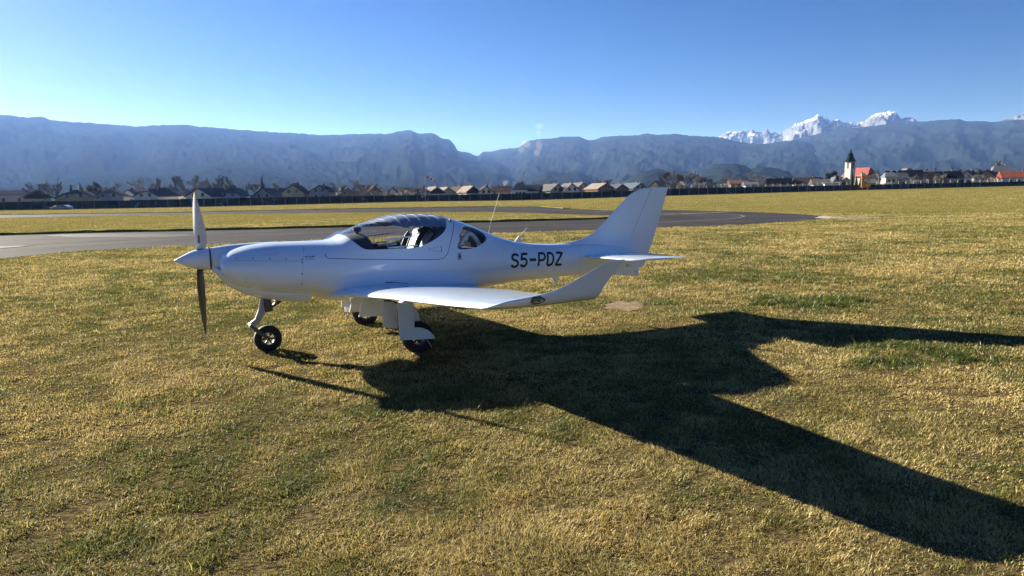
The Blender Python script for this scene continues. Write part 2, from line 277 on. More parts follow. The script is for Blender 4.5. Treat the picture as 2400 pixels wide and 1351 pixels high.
    cc = np.repeat(np.concatenate([col, np.ones((N, 1))], 1), 5, 0)
    return V, Fa, cc
m = bpy.data.materials.new('grass_blades'); m.use_nodes = True; n = m.node_tree; out = n.nodes["Material Output"]; n.nodes.remove(n.nodes["Principled BSDF"])
at_ = n.nodes.new("ShaderNodeAttribute"); at_.attribute_name = 'tint'; d = n.nodes.new("ShaderNodeBsdfDiffuse"); t = n.nodes.new("ShaderNodeBsdfTranslucent"); g = n.nodes.new("ShaderNodeBsdfGlossy"); g.inputs['Roughness'].default_value = .42; g.inputs[0].default_value = (.9, .9, .85, 1)
x1 = n.nodes.new("ShaderNodeMixShader"); x1.inputs[0].default_value = .36; x2 = n.nodes.new("ShaderNodeMixShader"); x2.inputs[0].default_value = .014
for q in (d, t): n.links.new(at_.outputs[0], q.inputs[0])
n.links.new(d.outputs[0], x1.inputs[1]); n.links.new(t.outputs[0], x1.inputs[2]); n.links.new(x1.outputs[0], x2.inputs[1]); n.links.new(g.outputs[0], x2.inputs[2]); n.links.new(x2.outputs[0], out.inputs[0])
V, Fa, cc = blades(); tag(fast('grass', V, Fa, m, cc), 'short mown winter turf, dry straw mixed with green, around the aircraft', 'grass', kind='stuff')
# ---- mountains: each ridge is a terrain with its own distance, crest traced along the skyline
def ridge(name, pts, R, r0, back, mat, amp=.05, seed=0, wav=420., jag=5., az_pad=30, pw=1.25):
    P = sorted(pts); A = []; E = []
    for p in P:
        d = ray(*p); A.append(math.degrees(math.atan2(d[0], d[1]))); E.append(d[2]/math.hypot(d[0], d[1]))
    fa = pchip(A, E); a0 = max(A[0], -75); a1 = min(A[-1], 75); az = np.arange(a0, a1, .09 if R < 8000 else .05); nt_ = 44
    t = np.concatenate([np.linspace(0, 1, nt_), 1+np.linspace(.08, 1, 8)]); TT, AA = np.meshgrid(t, az, indexing='ij'); ar = np.radians(AA)
    Rv = R*(1+.05*np.sin(ar*9+seed)); crest = fa(AA)*Rv+H; rr = np.where(TT <= 1, r0+(Rv-r0)*TT, Rv+back*(TT-1)); x = rr*np.sin(ar); y = rr*np.cos(ar)
    sp = fbm(ar*R/wav, rr/(wav*2.6), 5, seed); rid = 1-np.abs(2*sp-1); env = np.clip(TT, 0, 1)**pw
    z = crest*np.where(TT <= 1, env, np.clip(1-.55*(TT-1)-.35*(TT-1)**2, 0, 1))
    w = np.where(TT <= 1, np.sin(np.pi*np.clip(TT, 0, 1))**.8, 0); z = z+w*crest*amp*3.2*(rid-.72)
    z = z+np.where(TT > .02, jag*(fbm(ar*R/26., rr/26., 2, seed+3)-.5)*2*np.clip(TT*4, 0, 1), 0); z = np.where(TT <= .0, -3, np.maximum(z, -3))
    V = np.stack([x, y, z], -1).reshape(-1, 3); na = len(az); i, j = np.meshgrid(np.arange(len(t)-1), np.arange(na-1), indexing='ij'); i = i.ravel(); j = j.ravel()
    return tag(fast(name, V, np.stack([i*na+j, i*na+j+1, (i+1)*na+j+1, (i+1)*na+j], 1), mat, smooth=True, k=4), kind='structure')
def forest(name, c1, c2, scale, rock=None):
    m = pbr(name, c1, .95, col2=c2, scale=scale, detail=9, spec=0); b = m.node_tree.nodes["Principled BSDF"]; return m
FOR1 = forest('spruce_forest', (.012, .018, .018), (.018, .024, .022), .012); FOR2 = forest('mixed_forest', (.013, .018, .018), (.020, .025, .023), .01)
def snowmat():
    m = bpy.data.materials.new('snowy_rock'); m.use_nodes = True; n = m.node_tree; b = n.nodes["Principled BSDF"]; b.inputs['Roughness'].default_value = .8
    ge = n.nodes.new("ShaderNodeNewGeometry"); sx = n.nodes.new("ShaderNodeSeparateXYZ"); n.links.new(ge.outputs['Position'], sx.inputs[0])
    no = n.nodes.new("ShaderNodeTexNoise"); no.inputs['Scale'].default_value = .006; no.inputs['Detail'].default_value = 9; no.inputs['Roughness'].default_value = .65; n.links.new(ge.outputs['Position'], no.inputs[0])
    mr = n.nodes.new("ShaderNodeMapRange"); mr.inputs[1].default_value = 640; mr.inputs[2].default_value = 920; n.links.new(sx.outputs[2], mr.inputs[0])
    sn = n.nodes.new("ShaderNodeSeparateXYZ"); n.links.new(ge.outputs['Normal'], sn.inputs[0]); sm_ = n.nodes.new("ShaderNodeMath"); sm_.operation = 'MULTIPLY_ADD'; sm_.inputs[1].default_value = 1.3; n.links.new(sn.outputs[2], sm_.inputs[0]); n.links.new(mr.outputs[0], sm_.inputs[2])      # snow lies on the gentler ground, rock shows on the steep
    sb = n.nodes.new("ShaderNodeMath"); sb.operation = 'SUBTRACT'; sb.inputs[1].default_value = .95; n.links.new(sm_.outputs[0], sb.inputs[0])
    ad = n.nodes.new("ShaderNodeMath"); ad.operation = 'MULTIPLY_ADD'; ad.inputs[1].default_value = 2.0; n.links.new(no.outputs[0], ad.inputs[0]); n.links.new(sb.outputs[0], ad.inputs[2])
    r = n.nodes.new("ShaderNodeValToRGB"); n.links.new(ad.outputs[0], r.inputs[0]); r.color_ramp.interpolation = 'LINEAR'; e = r.color_ramp.elements
    mp = n.nodes.new("ShaderNodeMath"); mp.operation = 'MULTIPLY'; mp.inputs[1].default_value = .4; n.links.new(ad.outputs[0], mp.inputs[0]); n.links.new(mp.outputs[0], r.inputs[0])
    e[0].position = .50; e[0].color = (.06, .07, .09, 1); e[1].position = .62; e[1].color = (.80, .82, .87, 1); q = e.new(.56); q.color = (.20, .20, .21, 1)
    n.links.new(r.outputs[0], b.inputs['Base Color']); return m
SNOW = snowmat()
ridge('left_mountain_ridge', [(-1400, 300), (-700, 285), (-300, 262), (0, 269), (30, 272), (60, 275), (90, 274), (125, 282), (250, 291), (310, 296), (420, 292.5), (480, 298), (560, 304), (640, 310), (700, 313), (760, 317), (850, 314), (905, 314), (930, 309), (960, 306), (985, 313), (1015, 313), (1035, 324), (1052, 328), (1066, 341), (1073, 356), (1080, 368), (1095, 380), (1150, 398), (1200, 414), (1230, 440), (1260, 450)], 5200, 1500, 1600, FOR1, seed=3)
ridge('left_foothill', [(-700, 418), (-200, 402), (0, 396), (110, 389), (250, 383), (330, 378), (420, 383), (520, 374), (600, 378), (700, 388), (800, 400), (900, 416), (1000, 436), (1060, 452)], 3100, 1100, 700, FOR1, seed=8, amp=.10)
ridge('cliff_shoulder', [(820, 450), (900, 420), (980, 398), (1085, 374), (1105, 378), (1135, 381), (1165, 382), (1185, 391), (1205, 405), (1222, 424), (1240, 445), (1250, 452)], 4300, 1500, 700, FOR1, seed=12, amp=.1)
ridge('middle_mountain_ridge', [(940, 380), (1040, 345), (1078, 355), (1100, 359), (1120, 366), (1135, 356), (1155, 355), (1180, 349), (1210, 347), (1240, 331), (1262, 327), (1290, 325), (1325, 320), (1355, 321), (1385, 329), (1420, 320), (1460, 318), (1490, 317.5), (1515, 314), (1545, 316), (1580, 314.5), (1610, 318), (1650, 320), (1690, 323), (1715, 329), (1760, 336), (1800, 337), (1830, 332), (1860, 329), (1890, 333), (1930, 343), (1980, 344), (2020, 352), (2080, 368), (2150, 380), (2250, 400), (2350, 420), (2450, 440)], 6000, 2200, 900, FOR2, seed=21)
ridge('right_mountain_ridge', [(1620, 400), (1700, 360), (1780, 340), (1850, 330), (1900, 318), (1960, 306), (2020, 298), (2080, 292), (2120, 289), (2160, 286), (2200, 282), (2240, 279.5), (2270, 285), (2300, 284), (2330, 286), (2360, 283), (2400, 280), (2600, 274), (2900, 290), (3400, 320)], 7000, 2800, 1300, FOR1, seed=33)
ridge('snowy_mountains', [(1560, 350), (1640, 332), (1685, 322), (1705, 311), (1735, 308), (1750, 311), (1762, 306), (1772, 309), (1785, 311), (1797, 305), (1810, 312), (1830, 313), (1850, 298), (1880, 286), (1903, 278), (1918, 271), (1935, 280), (1947, 284), (1960, 281), (1975, 287), (1990, 290), (2012, 289), (2030, 280), (2055, 268), (2085, 262), (2100, 266), (2112, 279), (2130, 276), (2145, 279), (2155, 287), (2200, 290), (2300, 292), (2365, 280), (2385, 270), (2410, 262), (2450, 258), (2520, 275), (2700, 300)], 8600, 5600, 1300, SNOW, seed=44, amp=.17, wav=620, jag=26, pw=1.1)
ridge('wooded_hill', [(1395, 452), (1450, 436), (1480, 418), (1505, 402), (1530, 399), (1560, 401), (1600, 402), (1640, 412), (1690, 425), (1730, 450)], 1750, 1150, 350, FOR1, seed=51, amp=.06, jag=6)
ridge('wooded_hill', [(1610, 440), (1640, 408), (1665, 395), (1695, 386), (1720, 383.5), (1745, 388), (1765, 395), (1790, 392), (1820, 396), (1850, 405), (1862, 418), (1880, 440)], 2100, 1300, 350, FOR1, seed=57, amp=.06, jag=6)
ridge('wooded_hill', [(1150, 450), (1200, 425), (1222, 417), (1250, 411), (1285, 404), (1320, 405), (1350, 403), (1372, 410), (1388, 422), (1400, 440), (1410, 452)], 2500, 1500, 350, FOR1, seed=63, amp=.06, jag=6)
# ---- haze: one closed box of pale air round everything built
m = bpy.data.materials.new('haze_air'); m.use_nodes = True; n = m.node_tree; n.nodes.remove(n.nodes["Principled BSDF"]); pv = n.nodes.new("ShaderNodeVolumePrincipled")
pv.inputs['Color'].default_value = (.21, .40, 1, 1); pv.inputs['Density'].default_value = 0.62e-4; pv.inputs['Absorption Color'].default_value = (1, 1, 1, 1); pv.inputs['Anisotropy'].default_value = .28; n.links.new(pv.outputs[0], n.nodes["Material Output"].inputs['Volume'])
hb = MB().box((0, 0, 548), (28000, 28000, 1104)).build('haze', m); tag(hb, kind='stuff')
# ------------------------------------------------------------------ the aircraft, x nose to tail, y towards its right wing, z up
YAW = math.radians(27.5); AXX = np.array([math.cos(YAW), math.sin(YAW), 0]); LAT = np.array([math.sin(YAW), -math.cos(YAW), 0])
_n = ground_at(628, 822); _m = (ground_at(980, 828)+ground_at(858, 757))/2; N0 = _n+LAT*((_m-_n)@LAT)*.5
PL = empty('light_aircraft', N0, YAW, 'white low wing light aircraft with bubble canopy parked on the grass', 'light aircraft'); PL.rotation_euler = (math.radians(-.75), 0, YAW)
TOP = curve((-.43, 1.06), (-.40, 1.085), (-.3, 1.13), (-.1, 1.166), (.1, 1.176), (.63, 1.171), (.736, 1.183), (.873, 1.242), (.967, 1.284), (1.067, 1.323), (1.268, 1.389), (1.422, 1.423), (1.577, 1.438), (1.734, 1.438), (1.894, 1.425), (2.056, 1.398), (2.143, 1.375), (2.331, 1.311), (2.558, 1.219), (2.708, 1.154), (2.91, 1.081), (3.092, 1.034), (3.32, 1.001), (3.578, .981), (3.78, .975), (4.1, .965), (4.5, .94), (4.8, .90))
BOT = curve((-.43, .85), (-.3, .74), (-.15, .68), (0, .635), (.2, .605), (.46, .578), (.55, .545), (.7, .50), (.93, .475), (1.5, .455), (2.2, .465), (2.66, .500), (2.94, .530), (3.24, .537), (3.85, .543), (4.5, .535), (4.8, .56))
HWD = curve((-.43, .30), (-.40, .335), (-.3, .375), (-.1, .41), (.2, .44), (.5, .47), (.8, .51), (1.1, .545), (1.5, .56), (1.9, .53), (2.2, .475), (2.5, .405), (2.8, .335), (3.2, .265), (3.6, .21), (4, .165), (4.4, .115), (4.8, .05))
ZMD = curve((-.43, .95), (.2, .86), (.8, .84), (1.5, .84), (2.5, .80), (3, .77), (4, .76), (4.8, .73)); NE = 2.25
def ysurf(x, z):
    t, b, w, m_ = TOP(x), BOT(x), HWD(x), ZMD(x); r = np.where(z > m_, (z-m_)/(t-m_), (m_-z)/(m_-b)); return w*(1-np.clip(r, 0, 1)**NE)**(1/NE)
def hull_pt(x, th, k=1.0):                               # th 0 = top, pi = keel; k shrinks the section
    c, s = np.cos(th), np.sin(th); w, t, b, m_ = HWD(x), TOP(x), BOT(x), ZMD(x); e = 2/NE
    y = w*np.sign(s)*np.abs(s)**e; z = np.where(c > 0, m_+(t-m_)*np.abs(c)**e, m_-(m_-b)*np.abs(c)**e); return y*k, m_+(z-m_)*k
def grid(nu, nv, close=True):
    f = []
    for i in range(nu-1):
        for j in range(nv if close else nv-1): f.append((i*nv+j, i*nv+(j+1) % nv, (i+1)*nv+(j+1) % nv, (i+1)*nv+j))
    return f
def split(v, faces, val):                                # cut polygons along val = 0; returns points, faces inside (val < 0), faces outside
    v = [tuple(p) for p in v]; val = list(val); cut = {}; A = []; B = []
    def cross(a, b):
        k = (min(a, b), max(a, b))
        if k not in cut:
            t = val[a]/(val[a]-val[b]); v.append(tuple(v[a][q]+(v[b][q]-v[a][q])*t for q in range(3))); val.append(0.0); cut[k] = len(v)-1
        return cut[k]
    for f in faces:
        s = [val[i] < 0 for i in f]
        if all(s): A.append(f); continue
        if not any(s): B.append(f); continue
        p, q = [], []
        for a, b in zip(f, f[1:]+f[:1]):
            (p if val[a] < 0 else q).append(a)
            if (val[a] < 0) != (val[b] < 0): c = cross(a, b); p.append(c); q.append(c)
        if len(p) > 2: A.append(tuple(p))
        if len(q) > 2: B.append(tuple(q))
    return v, A, B
def sdf(poly, x, z):                                     # signed distance to a closed polygon, negative inside
    P = np.array(poly); d = np.full(x.shape, 1e9); s = np.ones(x.shape)
    for i in range(len(P)):
        a = P[i]; b = P[i-1]; e = b-a; wx, wz = x-a[0], z-a[1]; t = np.clip((wx*e[0]+wz*e[1])/(e@e), 0, 1); d = np.minimum(d, (wx-e[0]*t)**2+(wz-e[1]*t)**2)
        c1 = z >= a[1]; c2 = z < b[1]; c3 = e[0]*wz > e[1]*wx; s = np.where((c1 & c2 & c3) | (~c1 & ~c2 & ~c3), -s, s)
    return s*np.sqrt(d)
def smooth_loop(pts, n=12):                              # Catmull-Rom round a closed outline
    P = np.array(pts, float); out = []
    for i in range(len(P)):
        p0, p1, p2, p3 = P[i-1], P[i], P[(i+1) % len(P)], P[(i+2) % len(P)]
        for k in range(n):
            t = k/n; out.append(.5*(2*p1+(p2-p0)*t+(2*p0-5*p1+4*p2-p3)*t*t+(3*p1-p0-3*p2+p3)*t**3))
    return np.array(out)
def compact(v, f):
    ids = {}; o = []
    for q in f:
        for i in q:
            if i not in ids: ids[i] = len(ids); o.append(v[i])
    return o, [tuple(ids[i] for i in q) for q in f]
# hull grid
xs = np.concatenate([np.array([-.398, -.412, -.424, -.430, -.4335, -.4325, -.428]), np.linspace(-.418, 4.80, 430)]); lip = np.concatenate([[.84, .87, .90, .93, .955, .975, .99], np.ones(430)])
NT = 132; th = np.linspace(0, 2*np.pi, NT, endpoint=False)
hv = []
for x, k in zip(xs, lip):
    y, z = hull_pt(np.full(NT, max(x, -.43)), th)
    if k < 1: y = y*k; z = .95+(z-.95)*k
    hv.append(np.stack([np.full(NT, x), y, z], 1))
hv = np.concatenate(hv); hf = grid(len(xs), NT)+[tuple(range((len(xs)-1)*NT, len(xs)*NT))[::-1]]
GL_POLY = [(.80, 1.9), (.83, 1.235), (.868, 1.212), (.893, 1.176), (.925, 1.138), (.957, 1.104), (.985, 1.082), (1.015, 1.071), (1.08, 1.066), (1.195, 1.065), (1.383, 1.062), (1.48, 1.063), (1.555, 1.067), (1.62, 1.078), (1.688, 1.097), (1.765, 1.125), (1.833, 1.155), (1.90, 1.190), (1.946, 1.22), (1.988, 1.262), (2.02, 1.312), (2.045, 1.345), (2.064, 1.37), (2.09, 1.45), (2.10, 1.9)]
PN_POLY = [(.62, 1.9), (.64, 1.19), (.70, 1.115), (.66, 1.085), (.618, 1.060), (.592, 1.040), (.588, 1.022), (.594, 1.008), (.612, 1.0), (.75, .988), (1.0, .968), (1.182, .958), (1.5, .937), (1.76, .921), (1.83, .919), (1.87, .925), (1.90, .938), (1.925, .958), (1.942, .98), (1.962, 1.02), (1.985, 1.07), (2.01, 1.12), (2.05, 1.19), (2.094, 1.26), (2.125, 1.30), (2.15, 1.34), (2.165, 1.9)]
QW_POLY = smooth_loop([(2.239, 1.256), (2.195, 1.222), (2.155, 1.180), (2.12, 1.125), (2.092, 1.07), (2.082, 1.035), (2.105, 1.014), (2.17, 1.009), (2.24, 1.010), (2.31, 1.016), (2.38, 1.03), (2.464, 1.06), (2.525, 1.098), (2.54, 1.14), (2.51, 1.185), (2.45, 1.224), (2.38, 1.249), (2.30, 1.264)], 4)
def part(name, v, f, mat, parent=PL, **k): v, f = compact(v, f); return mk(name, v, f, mat, parent, **k)
arr = np.array(hv)
v, gF, rest = split(hv, hf, sdf(GL_POLY, arr[:, 0], arr[:, 2])); part('canopy_glass', v, gF, GLASS)
a = np.array(v); v, fr, rest = split(v, rest, sdf(PN_POLY, a[:, 0], a[:, 2])+.0035)
frame = part('canopy_frame', v, fr, PAINT)
a = np.array(v); v, gp, rest = split(v, rest, sdf(PN_POLY, a[:, 0], a[:, 2])-.0030); dr = [q for q in gp if v[q[0]][0] < .75 and v[q[0]][2] > 1.045]; part('canopy_seal', v, [q for q in gp if q not in set(dr)], GAP); rest = rest+dr
a = np.array(v); v, qw, rest = split(v, rest, sdf(QW_POLY, a[:, 0], a[:, 2]))
for sgn in (-1, 1):
    part('rear_quarter_window', v, [q for q in qw if v[q[0]][1]*sgn > 0], TGLASS)
hull = part('fuselage', v, rest, PAINT, sharp=50)
# inside faces: the cockpit walls under the sill, the head lining behind the canopy
def shell(name, x0, x1, k, test, mat, nx=40, nt=72):
    xx = np.linspace(x0, x1, nx); t = np.linspace(0, 2*np.pi, nt, endpoint=False); vv = []
    for x in xx:
        y, z = hull_pt(np.full(nt, x), t, k); vv.append(np.stack([np.full(nt, x), y, z], 1))
    vv = np.concatenate(vv); ff = [q for q in grid(nx, nt) if test(vv[list(q)].mean(0))]
    return part(name, vv, ff, mat)
sill = lambda x: 1.058 if x < 1.65 else 1.058+(x-1.65)*.62
shell('cockpit_tub', .78, 2.75, .965, lambda c: c[2] < sill(c[0]) and c[0] < 2.02 or (c[0] >= 2.02 and not (2.06 < c[0] < 2.55 and 1.0 < c[2] < 1.27 and abs(c[1]) > .18)), COCK, 70, 90)
mb = MB()
for x, hw_ in ((1.16, .5), ):                            # instrument panel and padded coaming
    xx = np.linspace(.74, 1.12, 16); tt = np.linspace(-np.pi/2, np.pi/2, 33); vv = []
    for i, q in enumerate(xx):
        w = HWD(q)*.955; top = min(TOP(q)-.03, 1.205+.03*math.sin((q-.74)/.38*math.pi/2)); e = 1.0 if i < 13 else (1-.35*((i-12)/3)**2)
        vv.append(np.stack([np.full(33, q)+.02*np.cos(tt)*(i/15), w*np.sign(np.sin(tt))*np.abs(np.sin(tt))**.8, .92+(top-.92)*np.abs(np.cos(tt))**.75*e], 1))
    vv = np.concatenate(vv); vv[:, 1] = np.sign(vv[:, 1])*np.minimum(np.abs(vv[:, 1]), np.maximum(ysurf(vv[:, 0], vv[:, 2])-.014, 0)); ff = grid(16, 33, False); n0 = 15*33; mb.add(vv, ff)
    last = [tuple(p) for p in vv[n0:]]; low = [(1.10, p[1]*.96, .70) for p in last]; mb.add(last+low, [(i, i+1, i+34, i+33) for i in range(32)])
cm = mb.build('coaming', pbr('black_coaming_vinyl', (.022, .024, .03), .6, bump=.15, scale=80), PL, smooth=True, sharp=60)
c2 = MB(); c2.tube([(1.02, -.12, 1.21), (1.02, -.12, 1.25)], .02, 10); c2.lathe([(0, .012), (.012, .045), (.05, .05), (.06, .03), (.062, .001)], (1.02, -.12, 1.245), 'z', 18); c2.tube([(1.0, -.12, 1.28), (.985, -.12, 1.335)], [.006, .003], 6)
c2.build('compass', DARK, PL, smooth=True, sharp=40)
def seat(y0):
    b = MB(); e = []
    prof = [(1.72, .62), (1.70, .82), (1.735, 1.0), (1.80, 1.14), (1.86, 1.235), (1.91, 1.262), (1.955, 1.245), (1.965, 1.20), (1.93, 1.08), (1.88, .92), (1.86, .62)]
    b.prism(prof, y0-.155, y0+.155); b.prism([(1.32, .60), (1.34, .67), (1.5, .66), (1.72, .64), (1.72, .56), (1.32, .55)], y0-.2, y0+.2)
    o = b.build('seat', SEATD, PL, smooth=True, sharp=35); bv = o.modifiers.new('round', 'BEVEL'); bv.width = .02; bv.segments = 3; bv.limit_method = 'ANGLE'
    for s in (1 if y0 > 0 else -1,):
        bolster = [(1.705, .70), (1.672, .90), (1.700, 1.05), (1.752, 1.17), (1.80, 1.222), (1.818, 1.205), (1.778, 1.152), (1.726, 1.04), (1.698, .90), (1.72, .70)]
        q = MB().prism(bolster, y0+s*.165-.013, y0+s*.165+.013).build('seat_bolster', SEATC, o, smooth=True, sharp=35); bv = q.modifiers.new('round', 'BEVEL'); bv.width = .008; bv.segments = 2
    hb_ = MB(); hb_.tube([(1.83, y0-.10, 1.2), (1.84, y0-.10, 1.12), (1.79, y0-.05, .9), (1.73, y0-.02, .70)], .014, 6); hb_.build('harness_strap', pbr('grey_webbing', (.05, .05, .055), .8), o, smooth=True)
for y0 in (-.235, .235): seat(y0)
bk = MB().prism([(2.06, .5), (2.06, 1.12), (2.085, 1.36), (2.10, 1.36), (2.085, 1.12), (2.085, .5)], -.27, .27).build('rear_bulkhead', COCK, PL)
pts = [(2.18+.36*t, -.30+.22*t*.4, 1.02+.155*math.sin(math.pi*min(1, t*1.15))) for t in np.linspace(0, 1, 14)]

for s in (-1, 1): MB().tube([(p[0], s*(-p[1]-.02), p[2]) for p in pts], [.026]*14, 10).build('white_cabin_arch', TRIM, PL, smooth=True)
MB().box((2.30, 0, .985), (.40, .62, .02)).build('luggage_shelf', COCK, PL)
# sunshade stretched under the canopy roof, with its thin ribs
def shade():
    xx = np.linspace(1.20, 2.085, 72); tt = np.linspace(-1, 1, 41); vv = []
    for x in xx:
        sc = abs(math.sin((x-1.20)/.1265*math.pi)); tm = (.16+.56*sstep(1.18, 1.50, x))*(.95+.07*sc); k = .967
        y, z = hull_pt(np.full(41, x), tt*tm, k); vv.append(np.stack([np.full(41, x), y, z], 1))
    o = mk('sunshade', np.concatenate(vv), grid(72, 41, False), FABRIC, PL)
    for q in range(7):
        x = 1.3265+.1265*q-.02
        if x > 2.06: break
        tm = (.16+.56*sstep(1.18, 1.50, x))*.97; t = np.linspace(-tm, tm, 25); sl_ = .05*np.abs(t)/1.0
        y, z = hull_pt(np.full(25, x)+sl_*.8, t, .976); MB().tube(np.stack([np.full(25, x)+sl_, y, z], 1), .0022, 5).build('sunshade_rib', STEEL, o, smooth=True)
shade()
def on_hull(x, z, s, off): return (x, s*(float(ysurf(x, z))+off), z)
def ribbon(pts, wdt, s, off=.004, n=6):                  # a flat line painted on the hull, pts in x,z
    P = []
    for (a, b) in zip(pts, pts[1:]):
        for k in range(n): P.append((a[0]+(b[0]-a[0])*k/n, a[1]+(b[1]-a[1])*k/n))
    P.append(pts[-1]); v = []; f = []
    for i, p in enumerate(P):
        q0, q1 = P[max(i-1, 0)], P[min(i+1, len(P)-1)]; d = np.array([q1[0]-q0[0], q1[1]-q0[1]]); d = d/np.linalg.norm(d); nn = (-d[1]*wdt/2, d[0]*wdt/2)
        v += [on_hull(p[0]+nn[0]*k, p[1]+nn[1]*k, s, off) for k in (-1, 0, 1)]
        if i: b = 3*i; f += [(b-3, b-2, b+1, b), (b-2, b-1, b+2, b+1)]
    return v, f
for s in (-1, 1):                                        # sliding vent windows in both canopy sides
    b = MB()
    for pts, w in (([(1.235, 1.168), (1.40, 1.178), (1.58, 1.193)], .016), ([(1.25, 1.078), (1.40, 1.083), (1.58, 1.090)], .016), ([(1.25, 1.165), (1.245, 1.082)], .006), ([(1.388, 1.172), (1.395, 1.09)], .006), ([(1.275, 1.158), (1.275, 1.105), (1.32, 1.107), (1.322, 1.155), (1.275, 1.158)], .006), ([(1.322, 1.13), (1.345, 1.13), (1.345, 1.11), (1.32, 1.108)], .005)):
        b.add(*ribbon(pts, w, s, -.004 if w > .01 else -.002))
    b.build('vent_window', CLEAR, PL, smooth=True)
    b = MB(); L = [(1.705, 1.04), (1.78, 1.052), (1.869, 1.063)]
    b.add(*ribbon([(1.868, 1.064), (1.868, .998)], .007, s, .0025)); b.add(*ribbon([(1.70, 1.040), (1.866, 1.063)], .0025, s, .0022)); b.add(*ribbon([(1.70, 1.036), (1.866, .999)], .002, s, .0022)); b.build('canopy_handle_recess', GAP, frame, smooth=True)
# registration letters, stroked on the hull
def arc(cx, cy, rx, ry, a0, a1, n=10): return [(cx+rx*math.cos(math.radians(a0+(a1-a0)*k/n)), cy+ry*math.sin(math.radians(a0+(a1-a0)*k/n))) for k in range(n+1)]
GLY = {'S': [arc(.5, .745, .40, .215, 15, 270, 16)+arc(.5, .275, .42, .235, 90, -165, 16)[1:]],
       '5': [[(.95, .96), (.22, .96), (.14, .53)]+arc(.47, .33, .42, .285, 125, -155, 18)], '-': [[(.05, .50), (.95, .50)]],
       'P': [[(.12, 0), (.12, .96), (.5, .96)]+arc(.55, .70, .38, .26, 90, -90, 14)+[(.12, .44)]], 'D': [[(.12, .04), (.12, .96), (.42, .96)]+arc(.45, .5, .45, .46, 75, -75, 16)+[(.42, .04), (.12, .04)]],
       'Z': [[(.08, .96), (.92, .96), (.06, .04), (.95, .04)]]}
def letters(word, x0, x1, zb0, zb1, h, s, name, parent, wdt=.030, slant=.17, off=.0022, lw=.83):
    n = len(word); pitch = (x1-x0)/n; b = MB()
    for i, ch in enumerate(word):
        for st in GLY[ch]:
            pts = []
            for (u, w) in st:
                q = u if s < 0 else u; xx = x0+(i+q*lw)*pitch if s < 0 else x1-(i+q*lw)*pitch; zz = zb0+(zb1-zb0)*((xx-x0)/(x1-x0))+w*h
                pts.append((xx+(slant*w*h if s < 0 else -slant*w*h), zz))
            b.add(*ribbon(pts, wdt*(1.25 if ch == '-' else 1), s, off, 4))
    return b.build(name, BLACKPAINT, parent, smooth=True)
for s in (-1, 1): letters('S5-PDZ', 2.838, 3.675, .742, .712, .166, s, 'registration_lettering', PL)
# small placards: the warning triangle below the rear window, the maker's mark on the cowl, rivets
for s in (-1, 1):
    b = MB(); x, z = 2.098, .938
    b.add([on_hull(x+a, z+c, s, .0016) for a, c in ((-.032, -.042), (.03, -.042), (.03, .04), (-.032, .04))], [(0, 1, 2, 3)]).build('warning_placard', pbr('pale_placard', (.52, .50, .50), .5), PL)
    b = MB(); b.add([on_hull(x+a, z+c, s, .0024) for a, c in ((-.022, -.018), (.020, -.018), (0, .034))], [(0, 1, 2)]); b.add(*ribbon([(x-.026, z-.034), (x+.024, z-.034)], .008, s, .0022)); b.build('warning_placard_print', pbr('dark_brown_print', (.03, .012, .008), .5), PL)
    b = MB(); z = 1.024
    for p in ([(.375, z-.004), (.41, z+.004)], [(.385, z+.004), (.405, z-.006)], [(.418, z+.010), (.432, z-.008)], [(.430, z-.012), (.446, z+.004)], [(.448, z-.004), (.478, z+.008)], [(.452, z+.006), (.478, z-.006)]): b.add(*ribbon(p, .006, s, .002, 2))
    b.add(*ribbon([(.385, z-.024), (.47, z-.024)], .004, s, .002)); b.build('cowl_decal', pbr('navy_decal', (.015, .025, .10), .5), PL, smooth=True)
    b = MB(); b.add(*ribbon([(1.19, .706), (1.26, .702), (1.344, .690), (1.46, .672)], .006, s, .002)); b.add(*ribbon([(1.19, .704), (1.30, .697)], .009, s, .0024)); b.build('wing_root_slot', GAP, PL, smooth=True)
    for (x, z) in ((-.281, 1.045), (-.126, 1.038), (.031, 1.026), (.188, 1.013), (.345, 1.0), (.343, .968), (.330, .853), (.325, .745), (.39, 1.105), (.50, 1.11), (.60, 1.115)):
        y = float(ysurf(x, z)); y2 = float(ysurf(x, z+.01)); nz = -(y2-y)/.01; nn = Vector((0, s, nz)).normalized(); c = Vector((x, s*y, z))+nn*.0018; u = Vector((1, 0, 0)); w = nn.cross(u)
        MB().add([tuple(c+(u*math.cos(t)+w*math.sin(t))*.0075) for t in [2*math.pi*k/10 for k in range(10)]], [tuple(range(10))]).build('cowl_fastener', DSTEEL, PL)
    b = MB(); b.add(*ribbon([(-.40, 1.030), (-.1, 1.012), (.343, .984)], .0028, s, .0012)); b.add(*ribbon([(.40, 1.13), (.375, 1.08), (.352, .98), (.338, .85), (.330, .70), (.33, .655)], .0026, s, .0012)); b.build('cowl_joint', pbr('soft_grey_joint', (.32, .33, .36), .6), PL, smooth=True)
    b = MB()
    for q_ in ([(-.02, 1.115), (.13, 1.118), (.13, 1.075), (-.02, 1.07), (-.02, 1.115)], [(3.98, .955), (3.94, .80), (3.97, .62), (4.0, .555)], [(2.78, 1.10), (2.74, .90), (2.76, .62), (2.80, .53)]): MB().add(*ribbon(q_, .0022, s, .0012)).build('panel_joint', pbr('pale_joint', (.42, .45, .50), .6), PL, smooth=True)
    b = MB(); b.add([on_hull(-.335, .848, s, .002), on_hull(-.212, .795, s, .002), on_hull(-.206, .838, s, .002)], [(0, 1, 2)]); b.build('cooling_scoop', pbr('shaded_scoop', (.16, .16, .17), .6), PL)
